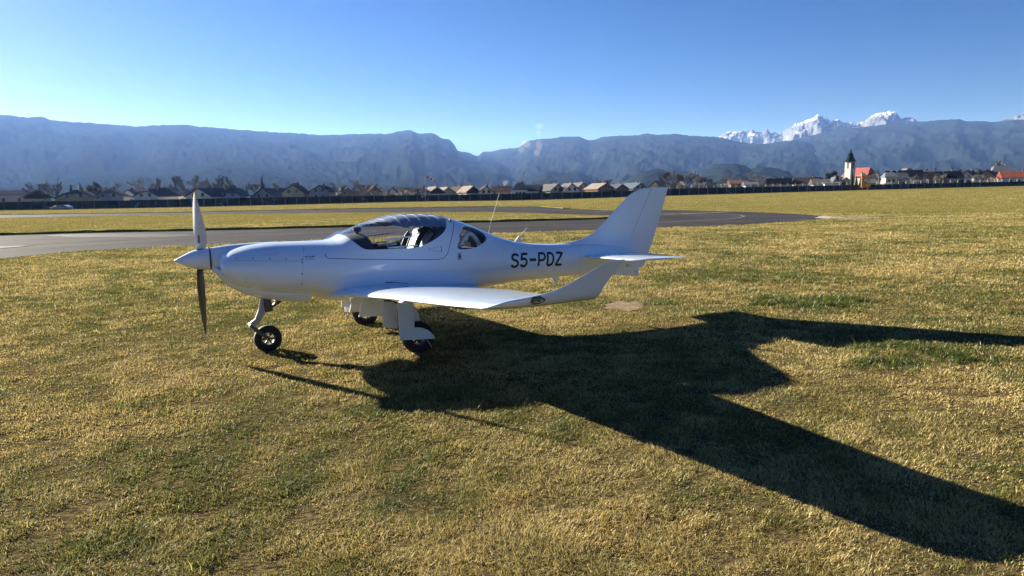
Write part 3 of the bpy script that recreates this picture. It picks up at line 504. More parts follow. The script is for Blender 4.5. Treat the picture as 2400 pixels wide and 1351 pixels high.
# nose bowl and chin, spinner, inlets
def loft(name, secs, mat, parent=PL, n=64, e=2.2, capa=False, capb=False, sharp=None):   # secs: x, half width, top, bottom, (middle)
    vv = []; t = np.linspace(0, 2*np.pi, n, endpoint=False)
    for (x, w, tp, bt, mi) in secs:
        c, s = np.cos(t), np.sin(t); vv.append(np.stack([np.full(n, x), w*np.sign(s)*np.abs(s)**(2/e), np.where(c > 0, mi+(tp-mi)*np.abs(c)**(2/e), mi-(mi-bt)*np.abs(c)**(2/e))], 1))
    ff = grid(len(secs), n); N = len(secs)
    if capa: ff.append(tuple(range(n)))
    if capb: ff.append(tuple(range((N-1)*n, N*n))[::-1])
    return mk(name, np.concatenate(vv), ff, mat, parent, sharp=sharp)
def lerp_secs(keys, m=40):
    k = np.array(keys); f = [pchip(k[:, 0], k[:, i]) for i in range(1, k.shape[1])]; return [(x, *[float(g(x)) for g in f]) for x in np.linspace(k[0, 0], k[-1, 0], m)]
loft('nose_bowl', lerp_secs([(-.500, .118, 1.150, .912, 1.03), (-.45, .128, 1.155, .86, 1.02), (-.38, .14, 1.163, .80, 1.0), (-.25, .155, 1.172, .76, .96), (-.077, .16, 1.178, .74, .95), (.08, .15, 1.177, .74, .95), (.3, .12, 1.166, .74, .95)], 50), PAINT, e=2.05, capa=True)
chin = loft('chin_cowl', lerp_secs([(-.495, .09, .98, .925, .95), (-.459, .14, .96, .862, .92), (-.40, .19, .94, .79, .88), (-.356, .205, .92, .745, .85), (-.244, .228, .86, .668, .79), (-.114, .245, .82, .610, .74), (-.008, .25, .79, .574, .70), (.195, .25, .75, .530, .655), (.36, .245, .73, .503, .625), (.425, .240, .72, .498, .615), (.455, .232, .72, .505, .615)], 60), PAINT, e=2.5)
mk('cooling_outlet', [(.40, -.20, .52), (.40, .20, .52), (.40, .22, .62), (.40, -.22, .62)], [(0, 1, 2, 3)], DARK, PL)
mk('cowl_baffle', hv[:NT], [tuple(range(NT))], pbr('grey_baffle', (.10, .10, .11), .7), PL, smooth=False)
for s in (-1, 1):
    t = np.linspace(0, 2*np.pi, 28, endpoint=False); MB().add([(-.402, s*(.205+.085*math.cos(q)), .955+.085*math.sin(q)) for q in t], [tuple(range(28))]).build('air_inlet', DARK, PL)
sp = MB().lathe([(-.842, .0015), (-.838, .006), (-.80, .030), (-.747, .058), (-.70, .080), (-.65, .098), (-.60, .109), (-.55, .116), (-.518, .119), (-.514, .112)], (0, 0, 1.033), 'x', 48).build('spinner', PAINT, PL, smooth=True, sharp=60)
MB().lathe([(-.514, .108), (-.500, .108)], (0, 0, 1.033), 'x', 40).lathe([(-.512, .124), (-.507, .124)], (0, 0, 1.033), 'x', 40).build('spinner_backplate', DSTEEL, sp, smooth=True, sharp=40)
def blade(rows, front, back, ang):                       # rows: z, x left edge, x right edge, pitch: a twisted lens-shaped blade, front face and back face
    n = 13; vv = []; k = len(rows); f1 = []; f2 = []
    for (z, xl, xr, pit) in rows:
        w = max(xr-xl, .004); cx = (xl+xr)/2; hy = w/2/math.tan(math.radians(pit)); th_ = .10*w/math.sin(math.radians(pit)); 
        for sd in (1, -1):
            for j in range(n):
                u = -1+2*j/(n-1); t_ = th_*(1-u*u)*(.72 if sd > 0 else .25)*sd; nx, ny = -math.cos(math.radians(pit)), -math.sin(math.radians(pit))*ang
                vv.append((cx+u*w/2+nx*t_, -ang*u*hy+ny*t_, z))
    m2 = 2*n
    for i in range(k-1):
        for j in range(n-1): f1.append((i*m2+j, i*m2+j+1, (i+1)*m2+j+1, (i+1)*m2+j)); f2.append((i*m2+n+j, (i+1)*m2+n+j, (i+1)*m2+n+j+1, i*m2+n+j+1))
    o = mk('propeller_blade', vv, f1+f2, [front, back, YELLOW], PL, fm=[0]*len(f1)+[1]*len(f2), sharp=50); return o, f1
def Pz(rows, zc): return rows
up = [(1.128, -.622, -.555, 58), (1.16, -.628, -.538, 52), (1.20, -.634, -.528, 46), (1.26, -.637, -.527, 40), (1.34, -.638, -.534, 34), (1.44, -.634, -.548, 29), (1.54, -.628, -.566, 25), (1.62, -.621, -.581, 22), (1.68, -.613, -.592, 20), (1.712, -.606, -.598, 19), (1.722, -.603, -.600, 18)]
bz = np.linspace(0, 1, 40); 
def dense(rows, m_=60):
    k = np.array(rows); zz = np.linspace(k[0, 0], k[-1, 0], m_); return [(z, *[float(pchip(k[:, 0], k[:, i])(z)) for i in (1, 2, 3)]) for z in zz]
o, f1 = blade(dense(up), BLADEW, BLADEB, 1)
for p in o.data.polygons:                                # the yellow tip and its two thin bands
    if p.material_index == 0 and (p.center.z > 1.662 or 1.618 < p.center.z < 1.629 or 1.637 < p.center.z < 1.647): p.material_index = 2
MB().prism([(-.610, 1.20), (-.585, 1.20), (-.584, 1.285), (-.607, 1.285)], -.010, -.0095).build('blade_decal', pbr('grey_blade_decal', (.2, .19, .19), .6), o)
lo = [(.235, -.607, -.600, 18), (.25, -.611, -.597, 19), (.30, -.618, -.591, 21), (.40, -.630, -.583, 25), (.52, -.641, -.577, 30), (.64, -.648, -.573, 35), (.74, -.650, -.571, 40), (.84, -.647, -.573, 47), (.90, -.642, -.578, 53), (.94, -.637, -.583, 58)]
blade(dense(lo), BLADEB, BLADEB, -1)
for z, w in ((1.132, .041), (.932, .040)): MB().lathe([(-.012, w), (.012, w*1.02)], (-.59, 0, z), 'z', 24).build('blade_root_cuff', DARK, PL, smooth=True, sharp=40)
# wings with upswept sabre tips
WS = np.array([(0, .24, .56, .60, 2.44, .180), (.05, .40, .575, .64, 2.38, .175), (.1, .50, .588, .675, 2.30, .166), (.2, .75, .612, .715, 2.18, .158), (.5, 1.75, .700, .77, 2.025, .152), (1.0, 3.40, .816, .862, 1.765, .128), (1.08, 3.62, .834, .880, 1.745, .122), (1.12, 3.715, .846, .895, 1.74, .118), (1.15, 3.765, .862, .93, 1.74, .113), (1.18, 3.792, .882, .985, 1.742, .108), (1.205, 3.808, .903, 1.14, 1.75, .10), (1.23, 3.818, .925, 1.30, 1.757, .095), (1.27, 3.833, .965, 1.43, 1.778, .092), (1.34, 3.862, 1.04, 1.59, 1.83, .085), (1.40, 3.89, 1.095, 1.70, 1.865, .08), (1.43, 3.903, 1.12, 1.765, 1.882, .08), (1.442, 3.906, 1.126, 1.80, 1.884, .06)])
def foil(u): return 2.6*(.2969*np.sqrt(u)-.126*u-.3516*u**2+.2843*u**3-.1036*u**4)*1.9231
def wing(side):
    s = np.concatenate([np.linspace(0, .2, 12), np.linspace(.24, 1.0, 26), np.linspace(1.01, 1.442, 56)]); g = [pchip(WS[:, 0], WS[:, i]) for i in range(1, 6)]; Yv, Zv, XL, XT, TC = [q(s) for q in g]
    dy, dz = np.gradient(Yv, s), np.gradient(Zv, s); L = np.hypot(dy, dz); ny, nz_ = -dz/L, dy/L; k = 30; u = (1-np.cos(np.linspace(0, np.pi, k)))/2; ft = foil(u)*.5; vv = []
    for i in range(len(s)):
        c = XT[i]-XL[i]; h = ft*c*TC[i]; inc = -.018*c*(u-.4)
        up_ = np.stack([XL[i]+u*c, Yv[i]+ny[i]*(h*1.22+inc), Zv[i]+nz_[i]*(h*1.22+inc)], 1); dn = np.stack([XL[i]+u*c, Yv[i]-ny[i]*(h*.78-inc), Zv[i]-nz_[i]*(h*.78-inc)], 1)[::-1][1:-1]
        vv.append(np.concatenate([up_, dn]))
    vv = np.concatenate(vv); vv[:, 1] *= side; n_ = 2*k-2; ff = grid(len(s), n_)+[tuple(range((len(s)-1)*n_, len(s)*n_))]
    o = MB().add(vv, ff).build('wing', PAINT, PL, smooth=True, sharp=70)
    # teardrop position light let into the tip face
    from mathutils.bvhtree import BVHTree
    bv = BVHTree.FromPolygons([tuple(p.co) for p in o.data.vertices], [tuple(p.vertices) for p in o.data.polygons]); nn = Vector((0, side*.88, -.475)); ev = Vector((0, side*.475, .88)); cc_ = Vector((1.226, side*3.812, .882))
    def onw(x, v_, off):
        p = cc_+Vector((x, 0, 0))+ev*v_; h = bv.ray_cast(p+nn*.2, -nn); return (h[0] if h[0] is not None else p)+nn*off
    t = np.linspace(0, 2*np.pi, 32, endpoint=False); tear = [((.042 if math.cos(q) < 0 else .062)*math.cos(q), .030*math.sin(q)*(1 if math.cos(q) < 0 else (1-math.cos(q)**2*.6))) for q in t]
    b = MB(); r0 = [tuple(onw(x, v_, .003)) for x, v_ in tear]; r1 = [tuple(onw(x*.6, v_*.6, .013)) for x, v_ in tear]
    b.add(r0+r1+[tuple(onw(0, 0, .017))], [(i, (i+1) % 32, 32+(i+1) % 32, 32+i) for i in range(32)]+[(32+i, 32+(i+1) % 32, 64) for i in range(32)])
    lamp = b.build('position_light', pbr('dark_lamp_glass', (.05, .075, .085), .08, coat=1), o, smooth=True)
    MB().tube(r0+r0[:1], .0042, 6, cap=False).build('lamp_rim', DARK, lamp, smooth=True)
    q = MB(); random.seed(3)
    for k_ in range(8): q.box(tuple(onw(-.022+.009*k_, random.uniform(-.006, .006), .016)), (.006, .004, random.uniform(.005, .014)), 0)
    q.build('lamp_bulb', pbr('bright_lamp_metal', (.75, .74, .66), .25, metal=.8), lamp)
    y0 = 2.2; f_ = (y0-.75)/(3.4-.75); xl = .715+.147*f_; zl = .60+.212*f_
    MB().add([(xl-.012, side*y0, zl+.008), (xl-.02, side*(y0+.10), zl+.012), (xl+.01, side*(y0+.10), zl+.03), (xl+.01, side*y0, zl+.02), (xl+.01, side*(y0+.10), zl-.006), (xl+.01, side*y0, zl-.008)], [(0, 1, 2, 3), (0, 5, 4, 1), (0, 3, 5), (1, 4, 2)]).build('stall_strip', PAINT2, o)
    return o
for s in (-1, 1): wing(s)
# tailplane halves, fin and rudder
def tailplane(side):
    ys = np.concatenate([np.linspace(.02, .98, 14), .98+.12*np.sin(np.radians([15, 30, 42, 54, 64, 73, 80, 86]))]); k = 26; u = (1-np.cos(np.linspace(0, np.pi, k)))/2; ft = foil(u)*.5; vv = []
    for y in ys:
        q_ = min(max((y-.98)/.12, 0), 1); r_ = 1-math.sqrt(1-q_*q_); xl = 4.00+.115*y+.10*r_; xt = 4.985-.03*y-.02*r_; c = xt-xl; z0 = .795; t = .096*(1-.86*r_)*c/max(c, .01); h = ft*c*t
        up_ = np.stack([xl+u*c, np.full(k, y), z0+h], 1); dn = np.stack([xl+u*c, np.full(k, y), z0-h], 1)[::-1][1:-1]; vv.append(np.concatenate([up_, dn]))
    vv = np.concatenate(vv); vv[:, 1] *= side; n_ = 2*k-2
    return MB().add(vv, grid(len(ys), n_)+[tuple(range((len(ys)-1)*n_, len(ys)*n_))]).build('tailplane', PAINT, PL, smooth=True, sharp=60)
for s in (-1, 1): tailplane(s)
FLE = pchip([.80, .90, .965, .980, .991, 1.026, 1.089, 1.177, 1.289, 1.422, 1.50, 1.563, 1.617, 1.650, 1.672, 1.683, 1.688, 1.690], [3.55, 3.58, 3.66, 3.80, 3.937, 4.097, 4.261, 4.393, 4.527, 4.679, 4.772, 4.85, 4.936, 5.01, 5.085, 5.15, 5.20, 5.26])
hinge = lambda z: 4.782+(z-.797)*(5.149-4.782)/(1.46-.797)
te = pchip([.44, .565, .568, .598, .766, 1.69], [5.029, 5.029, 5.030, 5.119, 5.216, 5.580])
def finsec(z, xl, xt, c0, c1, cap):                      # symmetric section of the whole fin cut between chord stations
    c = xt-xl; k = 22; u = c0+(c1-c0)*(1-np.cos(np.linspace(0, np.pi, k)))/2; fil = .045*np.exp(-np.maximum(z-.95, 0)/.05)*(1-u)**.5 if c0 == 0 else 0
    tmax = (.085*(1-.25*sstep(1.2, 1.69, z))*min(c, 1.0))*cap; h = foil(u)*.5*tmax+fil*np.minimum(1, np.clip(u, 0, 1)*5); return xl+u*c, h
def finmesh(name, zs, lo_, hi_, sharp=60):
    vv = []
    for z in zs:
        x, h = finsec(z, float(FLE(max(z, .80))), float(te(z)), lo_(z), hi_(z), 1-.75*sstep(1.675, 1.693, z)); vv.append(np.concatenate([np.stack([x, h, np.full(len(x), z)], 1), np.stack([x, -h, np.full(len(x), z)], 1)[::-1]]))
    n_ = len(vv[0]); N = len(zs); return MB().add(np.concatenate(vv), grid(N, n_)+[tuple(range(n_)), tuple(range((N-1)*n_, N*n_))]).build(name, PAINT, PL, smooth=True, sharp=sharp)
fr_ = lambda z: (hinge(z)-float(FLE(max(z, .80))))/(float(te(z))-float(FLE(max(z, .80))))
finmesh('fin', np.concatenate([np.linspace(.80, 1.6, 60), np.linspace(1.61, 1.692, 24)]), lambda z: 0.0, lambda z: min(fr_(z)-.003, .995), 50)
MB().tube([(hinge(z), 0, z) for z in np.linspace(.83, 1.675, 12)], .010, 6).build('rudder_gap_filler', GAP, PL)  # added dark tube, keeps sunlight from leaking through the hinge gap
rud = finmesh('rudder', np.concatenate([np.linspace(.74, 1.6, 54), np.linspace(1.61, 1.692, 14)]), lambda z: min(fr_(z)+.004, .997), lambda z: 1.0, 50)
b = MB(); b.prism([(4.605, .500), (5.029, .452), (5.031, .566), (5.119, .596), (5.195, .748), (4.775, .752)], -.034, .034); low = b.build('rudder_heel', PAINT2, PL); bv = low.modifiers.new('round', 'BEVEL'); bv.width = .012; bv.segments = 2
for (x, z) in ((4.955, .527), (4.99, .515), (4.945, .478), (4.99, .470)): MB().lathe([(0, .006), (.003, .006), (.0031, .0005)], (x, -.038, z), 'y', 8).build('rudder_fastener', DARK, low)
MB().box((4.80, -.0345, .625), (.10, .002, .010)).box((4.82, -.0345, .605), (.16, .002, .003)).prism([(4.70, .64), (4.735, .665), (4.74, .69), (4.715, .70), (4.695, .67)], -.0355, -.0345).prism([(4.72, .64), (4.75, .615), (4.755, .625), (4.735, .65)], -.0355, -.0345).build('rudder_decal', GAP, low)
# aerials
MB().tube([(2.708, 0, 1.150), (2.752, 0, 1.305)], [.0055, .004], 8).tube([(2.752, 0, 1.305), (2.875, 0, 1.645)], [.0026, .0016], 6).build('whip_aerial', STEEL, PL, smooth=True, sharp=40)
MB().prism([(3.06, 1.035), (3.085, 1.05), (3.135, 1.105), (3.155, 1.095), (3.15, 1.045), (3.20, 1.02)], -.006, .006).tube([(3.142, 0, 1.098), (3.262, 0, 1.205)], [.0035, .002], 6).build('swept_aerial', TRIM, PL)
MB().prism([(3.60, .545), (3.725, .545), (3.70, .47), (3.676, .452), (3.652, .470)], -.006, .006).build('belly_aerial', PAINT2, PL)
# ---- landing gear
def wheel(name, x, y, r, w, spokes):
    root = bpy.data.objects.new(name, None); C.objects.link(root); root.parent = PL; root.location = (x, y, r-.014); root.empty_display_size = .1
    pr = [(-w*.36, r*.50), (-w*.46, r*.60), (-w*.5, r*.78), (-w*.44, r*.92), (-w*.25, r*.985), (0, r), (w*.25, r*.985), (w*.44, r*.92), (w*.5, r*.78), (w*.46, r*.60), (w*.36, r*.50)]
    ty = MB().lathe(pr, (0, 0, 0), 'y', 56); ty.build('tyre', RUBBER, root, smooth=True, sharp=50)
    rm = MB().lathe([(-w*.38, r*.53), (-w*.38, r*.45), (-w*.30, r*.43), (w*.30, r*.43), (w*.38, r*.45), (w*.38, r*.53)], (0, 0, 0), 'y', 40).lathe([(-w*.40, .004), (-w*.40, r*.13), (-w*.2, r*.16), (w*.2, r*.16), (w*.40, r*.13), (w*.40, .004)], (0, 0, 0), 'y', 20)
    for k in range(spokes):
        a_ = 2*math.pi*k/spokes; 
        for d_ in (-.09, .09):
            c_, s_ = math.cos(a_+d_*.6), math.sin(a_+d_*.6); c3, s3 = math.cos(a_+d_*1.25), math.sin(a_+d_*1.25); rm.tube([(r*.14*c_, -w*.26, r*.14*s_), (r*.45*c3, -w*.28, r*.45*s3)], r*.042, 6)
    rm.build('rim', DSTEEL, root, smooth=True, sharp=40)
    return root
nw = wheel('nose_wheel', .010, 0, .147, .095, 6)
leg = MB().prism([(-.020, .575), (.040, .565), (.030, .47), (-.048, .345), (-.085, .300), (-.167, .287), (-.178, .312), (-.108, .362)], -.022, .022).tube([(-.010, 0, .58), (-.075, 0, .345)], [.030, .024], 12).build('nose_gear_leg', STEEL, PL)
MB().lathe([(-.03, .048), (.115, .045), (.125, .030)], (0, 0, 0), 'z', 20).build('leg_housing', DSTEEL, leg, smooth=True, sharp=40).matrix_local = Matrix.Translation((.035, 0, .46)) @ Matrix.Rotation(math.radians(-8), 4, 'Y')
for s in (-1, 1): MB().prism([(-.180, .300), (-.160, .318), (-.095, .255), (.012, .160), (.024, .140), (.008, .122), (-.010, .135), (-.118, .222)], s*.062-.006, s*.062+.006).build('wheel_fork', DSTEEL, leg)
MB().box((-.150, 0, .292), (.05, .13, .03)).build('fork_yoke', STEEL, leg); MB().tube([(-.01, -.075, .141), (-.01, .075, .141)], .010, 10).build('wheel_axle', STEEL, leg, smooth=True, sharp=40)
MB().prism([(.052, .472), (.124, .535), (.198, .535), (.062, .455)], -.02, .02).build('drag_brace', DSTEEL, leg)
for s in (-1, 1):                                        # main gear: wheel, leg, and the doors hanging from the wing
    wheel('main_wheel', 1.372, s*1.0, .168, .12, 5)
    g = MB(); g.tube([(1.22, s*.98, .60), (1.235, s*.98, .30)], .030, 12); g.tube([(1.225, s*.96, .42), (1.30, s*.945, .26), (1.372, s*.935, .165)], .022, 10); g.tube([(1.372, s*.90, .163), (1.372, s*1.08, .163)], .014, 10)
    g.tube([(1.21, s*.97, .52), (1.10, s*.72, .55)], .012, 8); g.tube([(1.12, s*.72, .53), (1.14, s*.80, .40)], .014, 8); g.build('main_gear_leg', DSTEEL, PL, smooth=True, sharp=40)
    ft = [(1.128, .575), (1.30, .560), (1.296, .282), (1.345, .279), (1.395, .265), (1.44, .243), (1.478, .210), (1.505, .175), (1.520, .142), (1.136, .168)]
    d_ = MB().prism(ft, s*1.115-.006, s*1.115+.006).build('outer_gear_door', PAINT2, PL)
    MB().box((1.165, s*1.122, .186), (.03, .002, .004)).build('door_decal', GAP, d_)
    MB().prism([(1.29, .53), (1.36, .50), (1.405, .44), (1.432, .37), (1.440, .308), (1.29, .312)], s*.885-.005, s*.885+.005).build('leg_fairing', PAINT2, PL)
    MB().prism([(1.045, .545), (1.204, .530), (1.192, .250), (1.036, .279)], s*.875-.005, s*.875+.005).build('inner_leg_door', PAINT2, PL)
    d_ = MB().prism([(1.013, .49), (1.258, .47), (1.250, .284), (.964, .303)], s*.205-.006, s*.205+.006).build('inboard_gear_door', PAINT2, PL)
    MB().lathe([(0, .008), (.003, .008), (.0031, .0005)], (1.13, s*.2115 if s > 0 else -.2145, .44), 'y', 4).build('door_latch', GAP, d_)
    MB().tube([(1.43, s*1.125, .135), (1.475, s*1.135, .055)], .0025, 5).build('brake_line', TRIM, PL)
# ------------------------------------------------------------------ the village edge beyond the field
def spot(px, off=0.0):                                   # a point on the terrain under photo column px, off metres beyond the fence
    Y = float(FD(px))+off; p = at(px, FBASE(px), float(FD(px))); u = p[0]/p[1]; return Vector((u*Y, Y, float(gz(u*Y, Y)))), Y/F
def zat(px, py, Y): return float(at(px, py, Y)[2])
_mc = {}
def cm(name, col, rough=.8, var=.10, scale=.8):
    k = (name, col)
    if k not in _mc: _mc[k] = pbr(name, col, rough, var=var, scale=scale, detail=6, spec=0)
    return _mc[k]
WALLS = {'white': (0.645, 0.634, 0.603), 'cream': (0.624, 0.52, 0.312), 'grey': (0.354, 0.354, 0.354), 'ochre': (0.416, 0.343, 0.187), 'sage': (0.374, 0.374, 0.25), 'beige': (0.458, 0.406, 0.322), 'wood': (0.166, 0.104, 0.0676), 'blue': (0.437, 0.478, 0.562), 'brown': (0.25, 0.187, 0.135)}
ROOFS = {'dark': (0.0756, 0.0832, 0.102), 'slate': (0.109, 0.116, 0.137), 'brown': (.085, .064, .056), 'red': (0.253, 0.081, 0.0528), 'rust': (.15, .088, .072), 'light': (0.218, 0.195, 0.174), 'black': (0.0138, 0.0138, 0.0157), 'grey': (0.115, 0.115, 0.121), 'solar': (0.0942, 0.118, 0.159)}  # dark and slate are lifted to blue-grey: haze put into the colour
PANE = pbr('window_pane', (.03, .035, .045), .15); FRAMEM = pbr('window_frame', (.55, .54, .52), .6)
def house(px, top, eave, wpx, off, wall, roof, label, yaw=0.0, gable=True, length=None, clip=0.0, wins=2, chim=1, dark_gable=False, attic=True, hip=0.0, solar=False, group='village houses beyond the airfield fence', over=.5):
    P, mpp = spot(px, off); Y = P.y; zt = zat(px, top, Y)-P.z; ze = zat(px, eave, Y)-P.z; w = wpx*mpp; base = -1.5
    yaw = -yaw; root = empty('house', P, yaw+math.atan2(-P.x, P.y)*.6, label, 'house', group); wm = cm('render_'+wall, WALLS[wall]); rm = cm('roof_'+roof, ROOFS[roof], .7, .22, 1.4)
    L = length or max(9.0, w*1.15)
    bx, by = (w, L) if gable else (w, length or 9.0)       # size along the view's width and along its depth
    cl = clip
    if gable:                                            # ridge runs away from the viewer, gable wall at y = 0
        hw = bx/2; k = (zt-ze)/hw; zc = zt-cl
        prof = [(-hw, base), (hw, base), (hw, ze-.1)]+([(cl/k, zc-.12), (-cl/k, zc-.12)] if cl else [(0, zt-.12)])+[(-hw, ze-.1)]
        MB().prism(prof, 0, by).build('wall', wm, root)
        if dark_gable: MB().prism([(hw*.99, ze-.1), (hw*.9, ze-.5), (-hw*.9, ze-.5), (-hw*.99, ze-.1), (0, zt-.2)], -.16, -.02).build('gable_boarding', cm('dark_boards', (.055, .042, .036)), root)
        b = MB(); ov = over; t = .22; 
        for s in (-1, 1):
            x1, z1 = s*(hw+ov), ze-ov*k; q = [(0, zt), (x1, z1), (x1, z1+t), (0, zt+t)]
            if cl:
                c_ = s*cl/k; yb = 2.0
                b.add([(0, yb, zt+t), (c_, -ov, zc+t), (x1, -ov, z1+t), (x1, by+ov, z1+t), (0, by+ov, zt+t), (0, yb, zt), (c_, -ov, zc), (x1, -ov, z1), (x1, by+ov, z1), (0, by+ov, zt)], [(0, 1, 2, 3, 4), (9, 8, 7, 6, 5), (1, 6, 7, 2), (2, 7, 8, 3), (3, 8, 9, 4)])
            else: b.prism(q, -ov, by+ov)
        if cl: b.add([(0, 2.0, zt+t), (-cl/k, -ov, zc+t), (cl/k, -ov, zc+t), (0, 2.0, zt), (-cl/k, -ov, zc), (cl/k, -ov, zc)], [(0, 1, 2), (5, 4, 3), (1, 4, 5, 2)])
    else:                                                # ridge across the view
        hh = by/2; k = (zt-ze)/hh; hp = hip*bx; hw = bx/2
        MB().box((0, hh, (base+ze)/2), (bx, by, ze-base)).build('wall', wm, root)
        b = MB(); ov = over; t = .2; x0 = hw+ov; e = ze-ov*k
        top_ = [(-x0+hp, hh, zt+t), (x0-hp, hh, zt+t)]; lowp = [(-x0, -ov, e+t), (x0, -ov, e+t), (x0, by+ov, e+t), (-x0, by+ov, e+t)]; v = top_+lowp+[(x, y, z-t) for x, y, z in top_+lowp]
        b.add(v, [(0, 2, 3, 1), (1, 4, 5, 0), (1, 3, 4), (0, 5, 2), (6, 7, 9, 8), (7, 6, 11, 10), (7, 10, 9), (6, 8, 11), (2, 8, 9, 3), (3, 9, 10, 4), (4, 10, 11, 5), (5, 11, 8, 2)])
        if not hip: MB().prism([(-x0+ov, 0), (-x0+ov, 1)], 0, 1) if False else None
        if hip == 0:
            for s in (-1, 1): MB().add([(s*hw, 0, ze), (s*hw, by, ze), (s*hw, hh, zt-.1), (s*(hw-.25), 0, ze), (s*(hw-.25), by, ze), (s*(hw-.25), hh, zt-.1)], [(0, 1, 2), (3, 5, 4), (0, 3, 4, 1), (1, 4, 5, 2), (2, 5, 3, 0)]).build('gable', wm, root)
    ro = b.build('roof', rm, root)
    for q in range(chim):
        cx = (.28-.5*q)*bx*.5 if gable else (.3-.55*q)*bx*.6; cy = by*(.35+.2*q) if gable else by/2+.3; hgt = zt+.65-.1*q
        zb = zt-abs(cx)*k if gable else zt-.5
        MB().box((cx, cy, (zb-.4+hgt)/2), (.55, .55, hgt-zb+.4)).box((cx, cy, hgt+.06), (.7, .7, .12)).build('chimney', cm('chimney_render', (.22, .17, .15)), ro)
    if solar: MB().box((-bx*.27 if gable else 0, by*.5, 0), (.05, .05, .05)) and None
    def window(x, z, ww=1.1, wh=1.3):
        f = MB().box((x, -.03, z), (ww, .10, wh)).build('window', FRAMEM, root); MB().box((x, -.085, z), (ww*.8, .02, wh*.82)).build('pane', PANE, f)
    ww = bx
    if wins:
        zs = ze-1.7 if gable else ze-1.5
        for i in range(wins):
            window((-.5+(i+.5)/wins)*ww*.72, zs)
        if gable and attic and zt-ze > 3: window(0, ze+(zt-ze)*.32, .9, 1.0)
        if gable and attic and wpx > 34: window(-.18*ww, ze+.35); window(.18*ww, ze+.35)
    return root
